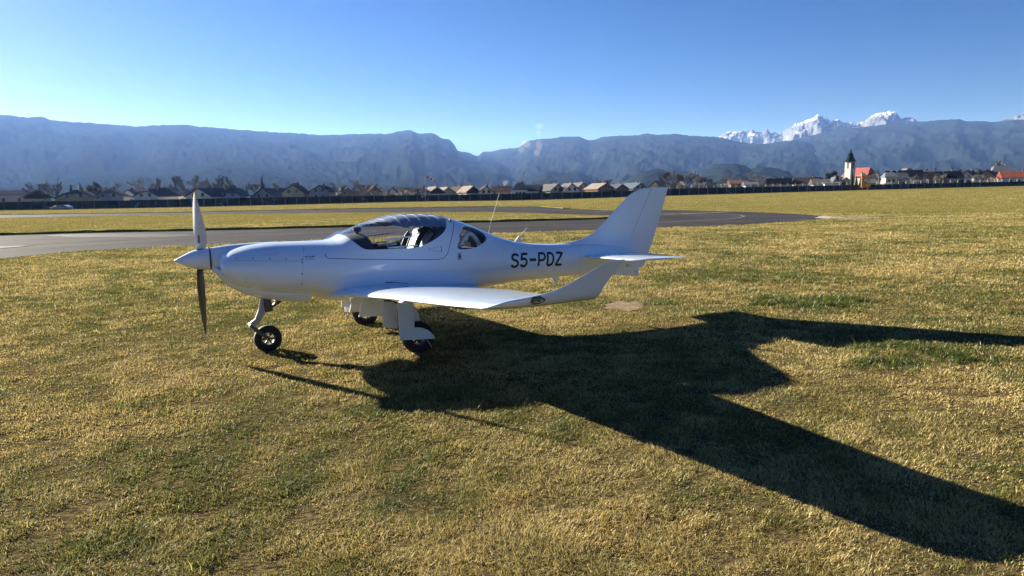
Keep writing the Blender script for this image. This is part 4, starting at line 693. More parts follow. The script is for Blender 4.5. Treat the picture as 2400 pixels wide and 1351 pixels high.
HS = [  # column, ridge row, eave row, width px, metres behind the fence, wall, roof, label, options
 (30, 447, 457, 86, 62, 'grey', 'dark', 'long low grey house under a dark ridge roof at the left edge of the village', dict(gable=False, length=10, wins=2)),
 (90, 447, 462, 54, 48, 'beige', 'dark', 'beige house with a dark boarded gable next to the long low grey house', dict(dark_gable=True, yaw=-.25)),
 (177, 446, 463, 76, 45, 'ochre', 'dark', 'wide ochre gable house under a clipped dark roof on the left of the village', dict(clip=1.2, wins=2)),
 (223, 446.5, 459, 32, 66, 'white', 'dark', 'narrow white house with a dark boarded gable behind the red brown garden wall', dict(dark_gable=True)),
 (257, 445.5, 461, 62, 50, 'grey', 'slate', 'broad pale grey gable house between two white gable houses', dict(clip=1.0)),
 (303, 445.5, 460, 34, 70, 'white', 'slate', 'slim white gable house with small dark windows behind the fence', {}),
 (344, 443.5, 460, 54, 46, 'white', 'dark', 'large white gable house with a dark side roof sloping to the right', dict(yaw=.30, length=13, clip=.8)),
 (386, 442, 461, 46, 72, 'beige', 'dark', 'pale beige house half hidden by the dark roof of the large white gable house', dict(yaw=.3)),
 (423, 447, 459, 34, 60, 'white', 'slate', 'low white house with a light roof edge left of the upper propeller blade', dict(gable=False)),
 (467, 442.5, 460, 60, 44, 'white', 'dark', 'white gable house directly behind the upper propeller blade tip', dict(yaw=.35, length=14)),
 (538, 441, 459, 52, 48, 'blue', 'dark', 'bluish white gable house with a clipped dark roof right of the propeller', dict(clip=1.6, yaw=.2)),
 (618, 443, 462, 66, 50, 'grey', 'grey', 'grey house with a broad light striped roof sloping right', dict(yaw=.6, length=15, wins=1)),
 (688, 433.8, 452, 50, 40, 'sage', 'dark', 'tall olive green gable house with a chimney on its left slope', dict(yaw=.12, chim=2)),
 (750, 436, 449, 44, 42, 'grey', 'dark', 'tall grey gable house right of the olive green gable house', dict(yaw=.15)),
 (815, 441, 455, 36, 60, 'brown', 'slate', 'brown house with a bright skylight in its left roof slope', dict(yaw=-.5, wins=1)),
 (856, 439.5, 449, 44, 74, 'brown', 'dark', 'low brown house with a dark roof under a bare branching tree', dict(gable=False)),
 (880, 437, 454, 38, 52, 'brown', 'brown', 'brown gable house beside the bare branching tree', dict(yaw=-.2, wins=1)),
 (920, 441.5, 449, 17, 66, 'white', 'slate', 'very small white gable house left of a long dark roof', {}),
 (955, 442, 450, 52, 84, 'beige', 'brown', 'long low house with a dark brown roof left of the windsock', dict(gable=False, chim=2)),
 (988, 440, 452, 40, 46, 'grey', 'rust', 'grey gable house straight behind the windsock pole', dict(clip=.5)),
 (1025, 439, 451, 36, 44, 'white', 'light', 'white house with a black boarded gable and light left roof slope right of the windsock', dict(dark_gable=True, yaw=-.35)),
 (1051, 440, 451, 32, 56, 'beige', 'light', 'beige gable house with a pale left slope between two black gables', dict(yaw=-.35)),
 (1083, 438.5, 451, 30, 60, 'white', 'brown', 'white house with a brown roof left of the light roofed house', dict(yaw=-.4)),
 (1109, 437, 450, 32, 50, 'white', 'light', 'white house with pale roof and black boarded gable left of the tall aerial mast', dict(dark_gable=True, yaw=-.4)),
 (1140, 437.5, 452, 36, 46, 'white', 'brown', 'white gable house with two dark windows right behind the whip aerial', dict(yaw=-.12)),
 (1176, 438, 448, 42, 62, 'brown', 'brown', 'long house with a dark red brown roof and two chimneys right of the whip aerial', dict(gable=False, chim=2)),
 (1220, 429, 444, 34, 50, 'white', 'dark', 'tall white house with a steep dark hipped roof in the middle of the village', dict(gable=False, hip=.42, wins=3)),
 (1245, 434, 447, 34, 52, 'white', 'dark', 'white house wing with a long dark roof joined to the steep hipped house', dict(gable=False, wins=1, chim=0)),
 (1275, 435, 448, 42, 66, 'brown', 'brown', 'brown house with a rusty roof under a small bare tree', dict(gable=False)),
 (1307, 432, 446, 36, 46, 'beige', 'grey', 'beige gable house with a light grey left roof slope', dict(yaw=-.5)),
 (1341, 431, 446, 37, 42, 'white', 'grey', 'bright white gable house with two blue black windows', dict(yaw=-.3)),
 (1367, 429, 443, 36, 58, 'grey', 'grey', 'grey gable house with a wide light roof right of the bright white gable house', dict(yaw=-.35)),
 (1420, 430.5, 442, 42, 44, 'wood', 'light', 'brown timber gable house with a pale sandy roof', dict(yaw=-.5, wins=2)),
 (1463, 429, 433, 52, 90, 'grey', 'slate', 'flat roofed long grey building behind the timber gable house', dict(gable=False, chim=0)),
 (1458, 433, 444, 34, 46, 'brown', 'dark', 'small brown gable house in front of the flat roofed grey building', dict(yaw=-.4)),
 (1500, 430, 441, 36, 48, 'beige', 'solar', 'beige gable house with a bluish solar roof left of the fin', dict(yaw=-.55)),
 (1535, 426, 440, 30, 62, 'cream', 'dark', 'cream gable house with a dark roof just left of the fin top', dict(yaw=.5)),
 (1699, 431, 436, 13, 30, 'grey', 'light', 'tiny shed with a pale roof behind the post fence', dict(gable=False, chim=0, wins=0)),
 (1732, 423, 431, 38, 70, 'brown', 'rust', 'long house with a rust red roof behind the post fence', dict(gable=False)),
 (1762, 428, 434, 28, 44, 'grey', 'grey', 'low grey outbuilding right of the rust red roof', dict(gable=False, chim=0, wins=1)),
 (1828, 419, 432, 52, 66, 'grey', 'black', 'wide dark grey house with a black roof left of the conifer clump', dict(gable=False, chim=2)),
 (1897, 416.5, 430, 60, 60, 'beige', 'brown', 'wide beige house with a dark brown roof and a round dark tree behind', dict(gable=False)),
 (1926, 421, 432, 36, 34, 'grey', 'grey', 'grey shed with a pale sloping roof left of the white garage', dict(gable=False, chim=0, wins=0)),
 (1958, 416, 430, 15, 40, 'white', 'dark', 'small white gable house left of the church tower', {}),
 (1951, 428, 431, 34, 28, 'white', 'grey', 'long low white garage left of the church tower', dict(gable=False, chim=0, wins=0, length=5)),
 (1983, 417, 424, 16, 70, 'grey', 'slate', 'low grey lean-to house at the foot of the church tower', dict(chim=0, wins=0)),
 (2047, 421, 430, 14, 36, 'beige', 'grey', 'small beige shed just right of the orange board', dict(gable=False, chim=0, wins=1)),
 (2090, 401, 420, 36, 64, 'grey', 'black', 'dark roofed house left of the pale yellow house', dict(gable=False, hip=.3)),
 (2088, 404.5, 415, 24, 40, 'cream', 'slate', 'pale yellow house with a dark hipped roof right of the lamp post', dict(gable=False, hip=.25, wins=2, length=8)),
 (2112, 406, 420, 28, 46, 'grey', 'dark', 'house wing with a dark roof joined to the pale yellow house', dict(gable=False, chim=0)),
 (2137, 399.5, 414, 46, 68, 'grey', 'black', 'dark roofed house with a small white dormer', dict(gable=False, chim=2)),
 (2180, 398, 414, 64, 52, 'wood', 'dark', 'broad timber chalet with a dark roof and a balcony', dict(gable=True, yaw=.2, clip=1.0, chim=2, length=14)),
 (2228, 402, 417, 42, 46, 'grey', 'black', 'grey house with a black roof right of the timber chalet', dict(gable=False, wins=2)),
 (2262, 400.5, 416, 36, 50, 'white', 'brown', 'white gable house with a wide brown overhanging roof', dict(yaw=.5, over=.9)),
 (2311, 399, 413, 30, 56, 'brown', 'black', 'brown gable house with black roof left of the large grey roofed house', dict(yaw=.3)),
 (2352, 388, 407, 52, 54, 'beige', 'slate', 'large beige house with a tall grey hipped roof near the right edge', dict(gable=False, hip=.3, wins=3, chim=2, length=12)),
 (2388, 402, 416, 66, 34, 'white', 'red', 'low white house with a bright red tiled roof at the right edge', dict(gable=False, wins=3, length=8)),
]
for (px, top, eave, wpx, off, wall, roof, label, kw) in HS: house(px, top, eave, wpx, off, wall, roof, label, **kw)
def church():
    P, mpp = spot(1990, 150); Y = P.y; k = Y/F
    root = empty('church', P, 0, 'church with a slender white tower, dark onion spire and red nave roof', 'church'); wm = cm('church_render', (.44, .43, .41)); sm = cm('copper_dark_spire', (.012, .016, .020), .5); rz = math.radians(24)
    h = lambda py: zat(1990, py, Y)-P.z
    w = 15.6*k; R_ = Matrix.Rotation(rz, 3, 'Z'); zt = h(379)
    MB().box((0, 0, (zt-2)/2), (w, w, zt+2), 0, R_).box((0, 0, h(397)), (w*1.05, w*1.05, .45), 0, R_).box((0, 0, zt-.2), (w*1.06, w*1.06, .5), 0, R_).build('tower', wm, root)
    for a in range(4):
        d = Matrix.Rotation(rz+a*math.pi/2, 3, 'Z'); c = d @ Vector((0, -w/2-.03, h(389)))
        f = MB().box(c, (w*.34, .10, 3.2), 0, d).build('belfry_window', cm('louvre', (.12, .12, .13)), root)
        n_ = 10; arcp = [(w*.42*math.cos(t), zt+w*.30*math.sin(t)) for t in np.linspace(0, math.pi, n_)]
        g = MB().prism(arcp+[(-w*.42, zt-.3), (w*.42, zt-.3)], -w/2-.05, -w/2+1.2).build('tower_pediment', wm, root); g.data.transform(d.to_4x4())
    pr = [(zt-.3, w*.80), (h(376), w*.70), (h(371), w*.50), (h(367.5), w*.42), (h(366.5), w*.44), (h(365), w*.30), (h(363.6), w*.38), (h(362), w*.40), (h(360.2), w*.29), (h(357), w*.14), (h(353), w*.085), (h(348.5), w*.03), (h(347.6), w*.07), (h(346.8), .02)]
    sp_ = MB().lathe(pr, (0, 0, 0), 'z', 8); o = sp_.build('spire', sm, root, smooth=True, sharp=30); o.rotation_euler = (0, 0, rz+math.pi/8)
    zr, ze = h(393.3), h(412); Rn = Matrix.Translation(((2026-1990)*k, 6, 0)) @ Matrix.Rotation(math.radians(-58), 4, 'Z'); bx_, by_ = 15.0, 11.0
    o = MB().box((0, 0, (ze-2)/2), (bx_, by_, ze+2)).build('nave_wall', wm, root); o.matrix_local = Rn
    x0, y0 = bx_/2+.5, by_/2+.6; t_ = [(-x0+1.5, 0, zr), (x0-2.2, 0, zr)]; l_ = [(-x0, -y0, ze-.6), (x0, -y0, ze-.6), (x0, y0, ze-.6), (-x0, y0, ze-.6)]; v = t_+l_+[(x, y, z-.3) for x, y, z in t_+l_]
    o = MB().add(v, [(0, 2, 3, 1), (1, 4, 5, 0), (1, 3, 4), (0, 5, 2), (6, 7, 9, 8), (7, 6, 11, 10), (7, 10, 9), (6, 8, 11), (2, 8, 9, 3), (3, 9, 10, 4), (4, 10, 11, 5), (5, 11, 8, 2)]).build('nave_roof', cm('red_church_tiles', (.27, .095, .078), .8, .12, .5), root); o.matrix_local = Rn
church()
P, mpp = spot(2123, 230); t_ = empty('water_tower', P, 0, 'distant stubby white tower behind the white dormer house', 'tower'); hz = zat(2123, 395, P.y)-P.z
MB().box((0, 0, hz*.45), (9*mpp, 6, hz*.9+2)).build('tower_shaft', cm('render_grey', WALLS['grey']), t_); MB().box((0, 0, hz*.95), (11*mpp, 7, hz*.08)).build('tower_head', cm('roof_grey', ROOFS['grey']), t_)
# ---- the screened airfield fence: dark netting, posts and braces are its parts
FH = curve((-500, 478), (0, 474.2), (250, 471), (400, 467.8), (790, 460.5), (1000, 458), (1180, 455), (1420, 449), (1560, 443.5), (1900, 436.2), (2150, 431), (2400, 425.5), (2900, 411))
fr_root = empty('screen_fence', spot(1100)[0], 0, 'long airfield fence of dark green screening on thin posts below the village', 'fence')
pxs = np.arange(-60, 2461, 20); v = []; f = []
NETM = pbr('dark_screen_netting', (.022, .026, .024), .85, var=.35, scale=.6); POSTM = pbr('concrete_post', (.30, .29, .27), .85); POSTD = pbr('weathered_post', (.13, .13, .13), .85)
def fpt(px, fz):
    P, m_ = spot(px); z1 = zat(px, float(FH(px)), P.y); return (P.x, P.y, P.z+(z1-P.z)*fz-.02)
o3 = np.array(fr_root.location)
fine = np.arange(-80, 2481, 4.0)
for i, px in enumerate(fine):
    b = np.array(fpt(px, .06)); t = np.array(fpt(px, 1+.05*(vnoise(np.array([px*.05]), np.array([0.5]), 4)[0]-.5))); yv = .06*math.sin(px*.21)
    v += [tuple(b-o3+np.array([0, yv, 0])), tuple(t-o3+np.array([0, yv, 0])), tuple(b-o3+np.array([0, yv+.03, 0])), tuple(t-o3+np.array([0, yv+.03, 0]))]
    if i: q = 4*i; f += [(q-4, q, q+1, q-3), (q-2, q-1, q+3, q+2), (q-3, q+1, q+3, q-1)]
mk('screen_netting', v, f, NETM, fr_root, smooth=False)
tp = MB(); tp.tube([tuple(np.array(fpt(px, 1.02))-o3) for px in np.arange(-80, 2481, 40)], .035, 4); tp.build('top_wire', POSTD, fr_root)
px = -50.0; cnt = 0
while px < 2450 and cnt < 99:
    P = np.array(fpt(px, 0)); t = np.array(fpt(px, .97)); b = MB(); L = t-P
    b.box(tuple((P+t)/2-o3+np.array([0, -.14, 0])), (.11, .11, float(L[2])))
    if cnt % 9 == 5:
        for s in (-1, 1): b.tube([tuple(P-o3+np.array([s*1.5, -.2, .1])), tuple(P-o3+np.array([0, -.2, L[2]*.75]))], .05, 5)
    b.build('post', POSTM if px > 380 else POSTD, fr_root); cnt += 1; px += 2.95/(float(FD(px))/F)*.97*(1.0 if px > 0 else 1)
# ---- rough verge at the foot of the fence
vg = []; vf = []; vc = []
N = 26000; pp = RNG.uniform(-80, 2480, N); B = np.array([at(p, FBASE(p), FD(p)) for p in np.linspace(-80, 2480, 300)]); bx = np.interp(pp, np.linspace(-80, 2480, 300), B[:, 0]); by = np.interp(pp, np.linspace(-80, 2480, 300), B[:, 1])-RNG.uniform(-.3, 1.6, N); bz = gz(bx, by)
hh = RNG.uniform(.08, .34, N)*(.3+1.2*fbm(bx*.25, by*.25, 3, 5)); ww = RNG.uniform(.03, .09, N); th_ = RNG.uniform(0, 6.28, N); ln = RNG.normal(0, .12, (N, 2))
V = np.stack([np.stack([bx-ww*np.cos(th_), by-ww*np.sin(th_), bz-.02], 1), np.stack([bx+ww*np.cos(th_), by+ww*np.sin(th_), bz-.02], 1), np.stack([bx+ln[:, 0], by+ln[:, 1], bz+hh], 1)], 1).reshape(-1, 3)
cc = np.repeat(np.concatenate([np.array([.20, .165, .10])*RNG.uniform(.5, 1.3, (N, 1)), np.ones((N, 1))], 1), 3, 0)
tag(fast('rough_verge_grass', V, np.arange(3*N).reshape(-1, 3), bpy.data.materials['grass_blades'], cc), 'strip of rough dead grass along the foot of the screen fence', 'grass', kind='stuff')
# ---- second fence of pale posts and wire behind the screen, right half
w_root = empty('wire_fence', spot(1980, 14)[0], 0, 'wire fence on pale concrete posts standing behind the screen fence on the right', 'fence'); o4 = np.array(w_root.location)
def wpt(px, z): P, m_ = spot(px, 14); return np.array([P.x, P.y, P.z+z])-o4
WH = 2.9
for k, px in enumerate(np.arange(1552, 2420, 17.3)):
    b = MB(); p = wpt(px, WH/2); b.box(tuple(p), (.13, .13, WH))
    if k % 9 == 2: b.tube([tuple(wpt(px, .2)+np.array([-1.6, 0, 0])), tuple(wpt(px, WH*.8))], .06, 5)
    b.build('post', POSTM, w_root)
for z in (1.2, 1.75, 2.3, 2.8): MB().tube([tuple(wpt(px, z)) for px in np.arange(1552, 2425, 34.6)], .018, 4).build('wire', POSTD, w_root)
# ---- trees
BARK = pbr('grey_bark', (.13, .12, .118), .95, var=.25, scale=3); NEEDLE = pbr('dark_needles', (.018, .032, .024), .9, var=.45, scale=2.5); TWIG = pbr('haze_grey_twigs', (.145, .15, .165), .95, var=.3, scale=1.5); TWIGP = pbr('pale_twigs', (.21, .19, .175), .95, var=.3, scale=1.5)  # TWIG is greyed and blued, distance haze put into its colour
def bare_proto(seed, spread=.42, dens=1.0, upright=.5):  # unit height: trunk and limbs, and a crown of fine twigs
    r = random.Random(seed); tr = MB(); tw_v = []; tw_f = []
    def twig(p, d, l, w):
        s = d.cross(Vector((r.uniform(-1, 1), r.uniform(-1, 1), r.uniform(-1, 1)))).normalized()*w; b = len(tw_v); tw_v.extend([tuple(p-s), tuple(p+s), tuple(p+d*l)]); tw_f.append((b, b+1, b+2))
    def grow(p, d, l, rad, lev):
        q = p+d*l; mid = p+d*l*.5+Vector((r.uniform(-1, 1), r.uniform(-1, 1), 0))*l*.06
        (tr.tube([p, mid, q], [rad, rad*.8, rad*.6], 5 if lev < 2 else 3, cap=False))
        if lev >= 3:
            for k in range(int(22*dens)):
                t = r.random(); dd = (d+Vector((r.gauss(0, .75), r.gauss(0, .75), r.gauss(.15, .6)))).normalized(); twig(p+(q-p)*t, dd, r.uniform(.04, .10), .0040+.003*r.random())
            return
        for k in range((4 if lev == 0 else 4 if lev == 1 else 3)):
            t = r.uniform(.35, 1.0) if k else 1.0; a = r.uniform(0, 6.283); sp_ = spread*(1.25 if lev == 0 else 1.05)+r.uniform(-.12, .2)
            dd = (d*(1-.2*sp_)+Vector((math.cos(a)*sp_, math.sin(a)*sp_, upright*.35))).normalized(); grow(p+(q-p)*t, dd, l*r.uniform(.55, .80), rad*.58, lev+1)
    grow(Vector((0, 0, -.03)), Vector((r.uniform(-.04, .04), r.uniform(-.04, .04), 1)), .36, .020, 0)
    zt = sorted(p[2] for p in tw_v)[int(len(tw_v)*.97)]; s = 1/zt; tr.v = [tuple(c*s for c in p) for p in tr.v]; tw_v = [tuple(c*s for c in p) for p in tw_v]; return tr, (tw_v, tw_f)
def conifer_proto(seed, width=.20):
    r = random.Random(seed); tr = MB().tube([(0, 0, -.03), (0, 0, .5), (0, 0, .97)], [.018, .012, .003], 6, cap=False); v = []; f = []
    for k in range(1500):
        z = .08+.92*r.random()**1.15; R_ = width*(1-z)**.85*r.uniform(.55, 1.12)+.008; a = r.uniform(0, 6.283); c_, s_ = math.cos(a), math.sin(a); r0 = R_*r.uniform(.15, .7); b = len(v); w = .022+.028*(1-z); dz = -.35*R_+r.uniform(-.015, .02)
        v += [(c_*r0-s_*w, s_*r0+c_*w, z), (c_*r0+s_*w, s_*r0-c_*w, z), (c_*R_, s_*R_, z+dz-.01)]; f.append((b, b+1, b+2))
    return tr, (v, f)
def round_proto(seed):
    r = random.Random(seed); tr = MB().tube([(0, 0, -.03), (.01, 0, .4), (0, 0, .7)], [.025, .018, .008], 6, cap=False); v = []; f = []
    lob = [(r.uniform(-.2, .2), r.uniform(-.2, .2), r.uniform(.32, .8), r.uniform(.13, .22)) for _ in range(9)]
    for k in range(1700):
        cx, cy, cz, R_ = r.choice(lob); d = Vector((r.gauss(0, 1), r.gauss(0, 1), r.gauss(0, 1))).normalized(); p = Vector((cx, cy, cz))+d*R_*r.uniform(.6, 1.08); s = d.orthogonal().normalized()*.025; u = d.cross(s).normalized()*.03; b = len(v); v += [tuple(p-s), tuple(p+s), tuple(p+u+d*.012)]; f.append((b, b+1, b+2))
    zt = max(q[2] for q in v); return tr, ([tuple(c/zt for c in q) for q in v], f)
def bush_proto(seed):
    r = random.Random(seed); tr = MB(); v = []; f = []
    for k in range(14):
        a = r.uniform(0, 6.28); p = Vector((math.cos(a), math.sin(a), 0))*r.uniform(0, .35); d = Vector((math.cos(a)*.4, math.sin(a)*.4, 1)).normalized(); q = p+d*r.uniform(.5, .85); tr.tube([p, q], [.014, .006], 3, cap=False)
        for t_ in range(75):
            e = (d+Vector((r.gauss(0, .8), r.gauss(0, .8), r.gauss(.1, .6)))).normalized(); c_ = p+(q-p)*r.uniform(.15, 1); s = e.orthogonal().normalized()*.010; b = len(v); v += [tuple(c_-s), tuple(c_+s), tuple(c_+e*r.uniform(.12, .28))]; f.append((b, b+1, b+2))
    zt = max(q[2] for q in v); tr.v = [tuple(c/zt for c in q) for q in tr.v]; return tr, ([tuple(c/zt for c in q) for q in v], f)
def proto_mesh(mb, mat, nm):
    me = bpy.data.meshes.new(nm); me.from_pydata(mb[0], [], mb[1]); me.materials.append(mat); me.update(); return me
PROTO = {}
for key, fn, mt in (('b0', lambda: bare_proto(1), TWIG), ('b1', lambda: bare_proto(5, .5, 1.1), TWIG), ('b2', lambda: bare_proto(9, .30, 1.2, .9), TWIG), ('b3', lambda: bare_proto(14, .55, .9), TWIGP), ('c0', lambda: conifer_proto(2), NEEDLE), ('c1', lambda: conifer_proto(4, .21), NEEDLE), ('r0', lambda: round_proto(3), NEEDLE), ('r1', lambda: round_proto(8), NEEDLE), ('s0', lambda: bush_proto(2), TWIGP), ('s1', lambda: bush_proto(6), TWIG)):
    a, b = fn(); PROTO[key] = (proto_mesh((a.v, a.f), BARK, 'trunk'), proto_mesh(b, mt, 'crown'))
KN = {'b': ('bare_tree', 'tree', 'bare winter trees of the village'), 'c': ('conifer', 'tree', 'conifers of the village'), 'r': ('round_evergreen', 'tree', 'dense evergreens of the village'), 's': ('bare_shrub', 'shrub', 'bare shrubs along the fence')}
TREES = [  # column, top row, kind, width over height, metres behind the fence, label
 (3, 431, 'c0', 1.0, 90, 'dark conifer above the long low grey roof at the left edge'), (72, 433, 'b0', 1.1, 120, 'faint bare tree above the beige house with the boarded gable'), (118, 431, 'b1', 1.2, 130, 'hazy bare tree left of the wide ochre gable house'), (138, 429, 'b2', 1.0, 125, 'slim hazy bare tree directly left of the ochre gable house'), (171, 433, 'c1', 1.2, 110, 'small dark conifer rising over the ochre gable ridge'), (193, 430, 'c0', 1.0, 105, 'broader conifer over the right slope of the ochre house'), (223, 425, 'r0', .9, 115, 'rounded tall tree behind the narrow white house'), (262, 432, 'b3', 1.2, 120, 'faint bare tree above the broad pale grey gable house'), (274, 436, 'c1', .8, 95, 'tiny dark conifer right of the broad pale grey gable house'),
 (338, 423, 'b3', 1.3, 85, 'spreading bare tree above the large white gable house'), (378, 422, 'b2', 1.0, 100, 'upright bare tree behind the pale beige house'), (409, 415, 'b2', 1.2, 105, 'tall dense bare tree left of the upper propeller blade'), (432, 417, 'b2', 1.1, 108, 'tall bare tree second left of the upper propeller blade'), (461, 416, 'b2', 1.0, 112, 'tall bare tree right over the upper propeller blade tip'), (474, 421, 'b3', 1.1, 98, 'pale bare tree touching the right of the blade tip'), (492, 425, 'b1', 1.2, 104, 'low bare tree right of the upper propeller blade'), (513, 415, 'b2', 1.3, 106, 'tallest dense bare tree above the bluish white house'), (530, 418, 'b0', 1.1, 110, 'bare tree on the right flank of the tallest dense tree'), (553, 432, 'r1', 1.2, 80, 'dark rounded tree at the right of the bluish white house'), (581, 436, 'c1', 1.0, 85, 'thin conifer between the bluish house and the striped roof'), (602, 431, 'b1', 1.2, 100, 'wide bare tree left of the tall pine'), (617, 414, 'c1', 1.1, 92, 'tall pine with a broken layered top above the striped roof'), (644, 431, 'b0', 1.2, 100, 'bare tree between the tall pine and the olive gable house'), (634, 440, 'c1', 1.0, 80, 'small conifer right of the tall pine'),
 (708, 440, 'b1', 1.2, 90, 'bare tree behind the right slope of the olive gable house'), (776, 438, 'c1', .9, 50, 'narrow conifer right of the tall grey gable house'), (784, 440, 'c1', .8, 56, 'second narrow conifer beside the tall grey gable house'), (795, 437, 'b1', 1.2, 40, 'twiggy bare tree left of the skylight house'), (826, 440, 'b0', 1.2, 36, 'bare tree in front of the skylight house'), (852, 426, 'b3', 1.5, 60, 'branching bare tree standing above the low brown house'), (881, 433, 'b3', 1.2, 70, 'pale bare tree behind the brown gable house'), (905, 441, 's0', 1.6, 32, 'bare shrub left of the very small white house'), (947, 443, 's0', 1.8, 30, 'bare shrub before the long dark brown roof'), (965, 444, 's1', 1.6, 26, 'dense bare shrub left of the windsock pole'), (840, 444, 's0', 1.8, 24, 'pale bare shrub before the low brown house'), (870, 445, 's0', 1.8, 22, 'pale bare shrub in front of the brown gable house'), (890, 446, 's1', 1.8, 20, 'low shrub at the corner of the brown gable house'),
 (1051, 434, 'c1', .8, 75, 'small dark conifer behind the beige house right of the windsock'), (1059, 436, 'r1', 1.0, 80, 'round dark tree behind the beige house right of the windsock'), (1276, 426, 'b3', 1.4, 80, 'small spreading bare tree behind the rusty roof'), (1413, 421, 'b1', 1.3, 95, 'rounded bare tree behind the sandy roofed timber house'), (1508, 426, 'c1', 1.1, 75, 'small conifer behind the solar roof'),
 (1561, 404, 'b1', 1.0, 52, 'tallest bare tree of the grove just right of the fin'), (1582, 409, 'b0', 1.3, 44, 'second bare tree of the grove right of the fin'), (1604, 408, 'b1', 1.3, 42, 'bare tree in the middle of the grove right of the fin'), (1628, 407, 'b3', 1.2, 46, 'bare tree with an upright top in the grove right of the fin'), (1650, 416, 'b1', 1.4, 40, 'lower bare tree on the right of the grove'), (1671, 420, 'b0', 1.4, 38, 'last low bare tree at the right end of the grove'), (1572, 420, 's1', 1.8, 26, 'dense bare shrub at the foot of the tallest grove tree'), (1595, 422, 's0', 1.9, 24, 'pale bare shrub under the second grove tree'), (1618, 421, 's1', 1.9, 25, 'dense bare shrub under the middle of the grove'), (1643, 424, 's0', 1.9, 24, 'pale bare shrub under the lower grove tree'), (1667, 427, 's1', 1.9, 22, 'dense bare shrub at the right end of the grove'), (1690, 430, 's1', 1.9, 20, 'low dark shrub beside the tiny shed'),
 (1704, 411, 'b0', 1.1, 90, 'dark bare tree left of the rust red roof'), (1772, 406, 'b3', 1.5, 85, 'wide bare tree above the low grey outbuilding'), (1785, 427, 's1', 1.8, 26, 'bare shrub left of the wide dark grey house'), (1815, 428, 's0', 1.8, 22, 'pale shrub in front of the wide dark grey house'), (1853, 413, 'c1', .8, 80, 'tiny conifer at the right end of the black roof'), (1903, 406, 'r0', .7, 85, 'round dark tree above the dark brown roof'), (1880, 428, 's1', 1.8, 22, 'bare shrub in front of the wide beige house'),
 (1946, 398, 'r0', .9, 75, 'tall dark evergreen left of the church tower'), (1957, 401, 'r1', .9, 72, 'second dark evergreen left of the church tower'), (1971, 413, 'r1', 1.1, 60, 'low dark evergreen at the foot of the church tower'), (1996, 402, 'c0', 1.0, 60, 'dark conifer in front of the church tower'), (2006, 412, 'c0', 1.1, 56, 'low conifer right of the church tower'), (2019, 403, 'c1', 1.2, 62, 'pointed conifer in front of the red church roof'), (2048, 402, 'b0', 1.2, 70, 'reddish bare tree right of the red church roof'), (2058, 404, 'c0', .9, 74, 'dark conifer behind the lamp post'),
 (2168, 397, 'c1', .8, 95, 'small conifer above the timber chalet ridge'), (2130, 414, 'b1', 1.4, 30, 'bare tree in front of the dark roofed dormer house'), (2150, 416, 's1', 1.7, 26, 'bare shrub before the timber chalet'), (2200, 408, 'b3', 1.3, 34, 'pale bare tree in front of the chalet balcony'), (2229, 392, 'c1', 1.0, 90, 'pointed conifer behind the black roofed grey house'), (2238, 396, 'r1', 1.0, 84, 'rounded dark tree behind the black roofed grey house'), (2246, 415, 'r1', 1.3, 26, 'dark bush left of the white overhanging roof house'), (2288, 394, 'r0', 1.0, 70, 'dark rounded tree right of the brown overhanging roof'), (2282, 410, 'b1', 1.5, 32, 'bare tree before the gap right of the overhanging roof house'), (2302, 412, 'b3', 1.3, 30, 'pale bare tree before the brown gable house'), (2322, 414, 's0', 1.7, 24, 'pale bare shrub left of the large hipped house'), (2341, 380, 'b2', 1.1, 95, 'hazy bare tree rising behind the large hipped house'), (2330, 395, 'c0', 1.0, 60, 'dark conifer at the left corner of the large hipped house'), (2258, 401, 'b0', 1.2, 100, 'bare tree behind the white overhanging roof house'), (2070, 424, 's1', 1.7, 22, 'bare shrub right of the lamp post'),
]
for i, (px, top, kind, wr, off, label) in enumerate(TREES):
    P, mpp = spot(px, off); hgt = max(2.0, zat(px, top, P.y)-P.z); nm, cat, grp = KN[kind[0]]
    o = empty(nm, P, i*2.4, label, cat, grp); wr2 = wr*(1.0 if kind[0] != 's' else .8); o.scale = (hgt*wr2, hgt*wr2, hgt)
    for me, pn in zip(PROTO[kind], ('trunk', 'crown')):
        c = bpy.data.objects.new(pn, me); C.objects.link(c); c.parent = o
# ---- single things along the fence
def windsock():
    P, m_ = spot(997.3, -6); Y = P.y; r = empty('windsock', P, 0, 'red and white striped windsock on a thin pole in front of the fence', 'windsock'); h = zat(995, 415.2, Y)-P.z; X = lambda px: (px-997.3)*Y/F
    MB().tube([(0, 0, 0), (0, 0, h*.55)], .07, 8).tube([(0, 0, h*.55), (0, 0, h)], .045, 8).tube([(0, 0, h), (X(1003.5), 0, h+.06)], .03, 6).build('pole', pbr('galvanised_pole', (.22, .23, .24), .5), r)
    a = Vector((X(1003.5), 0, zat(1003.5, 414.6, Y)-P.z)); b = Vector((X(1021.5), 0, zat(1021, 425.8, Y)-P.z)); k = 5
    red = pbr('red_fabric', (.55, .02, .05), .8); wh = pbr('white_fabric', (.78, .74, .74), .8); R_ = 4.2*Y/F*.62
    for i in range(k): MB().tube([a+(b-a)*i/k, a+(b-a)*(i+.5)/k, a+(b-a)*(i+1)/k], [R_*(1-.42*j/k) for j in (i, i+.5, i+1)], 14, cap=False).build('sock_band', red if i % 2 == 0 else wh, r, smooth=True)
    MB().tube([a-Vector((.05, 0, -.03)), a+Vector((.06, 0, -.03))], R_*1.06, 14, cap=False).build('hoop', red, r)
windsock()
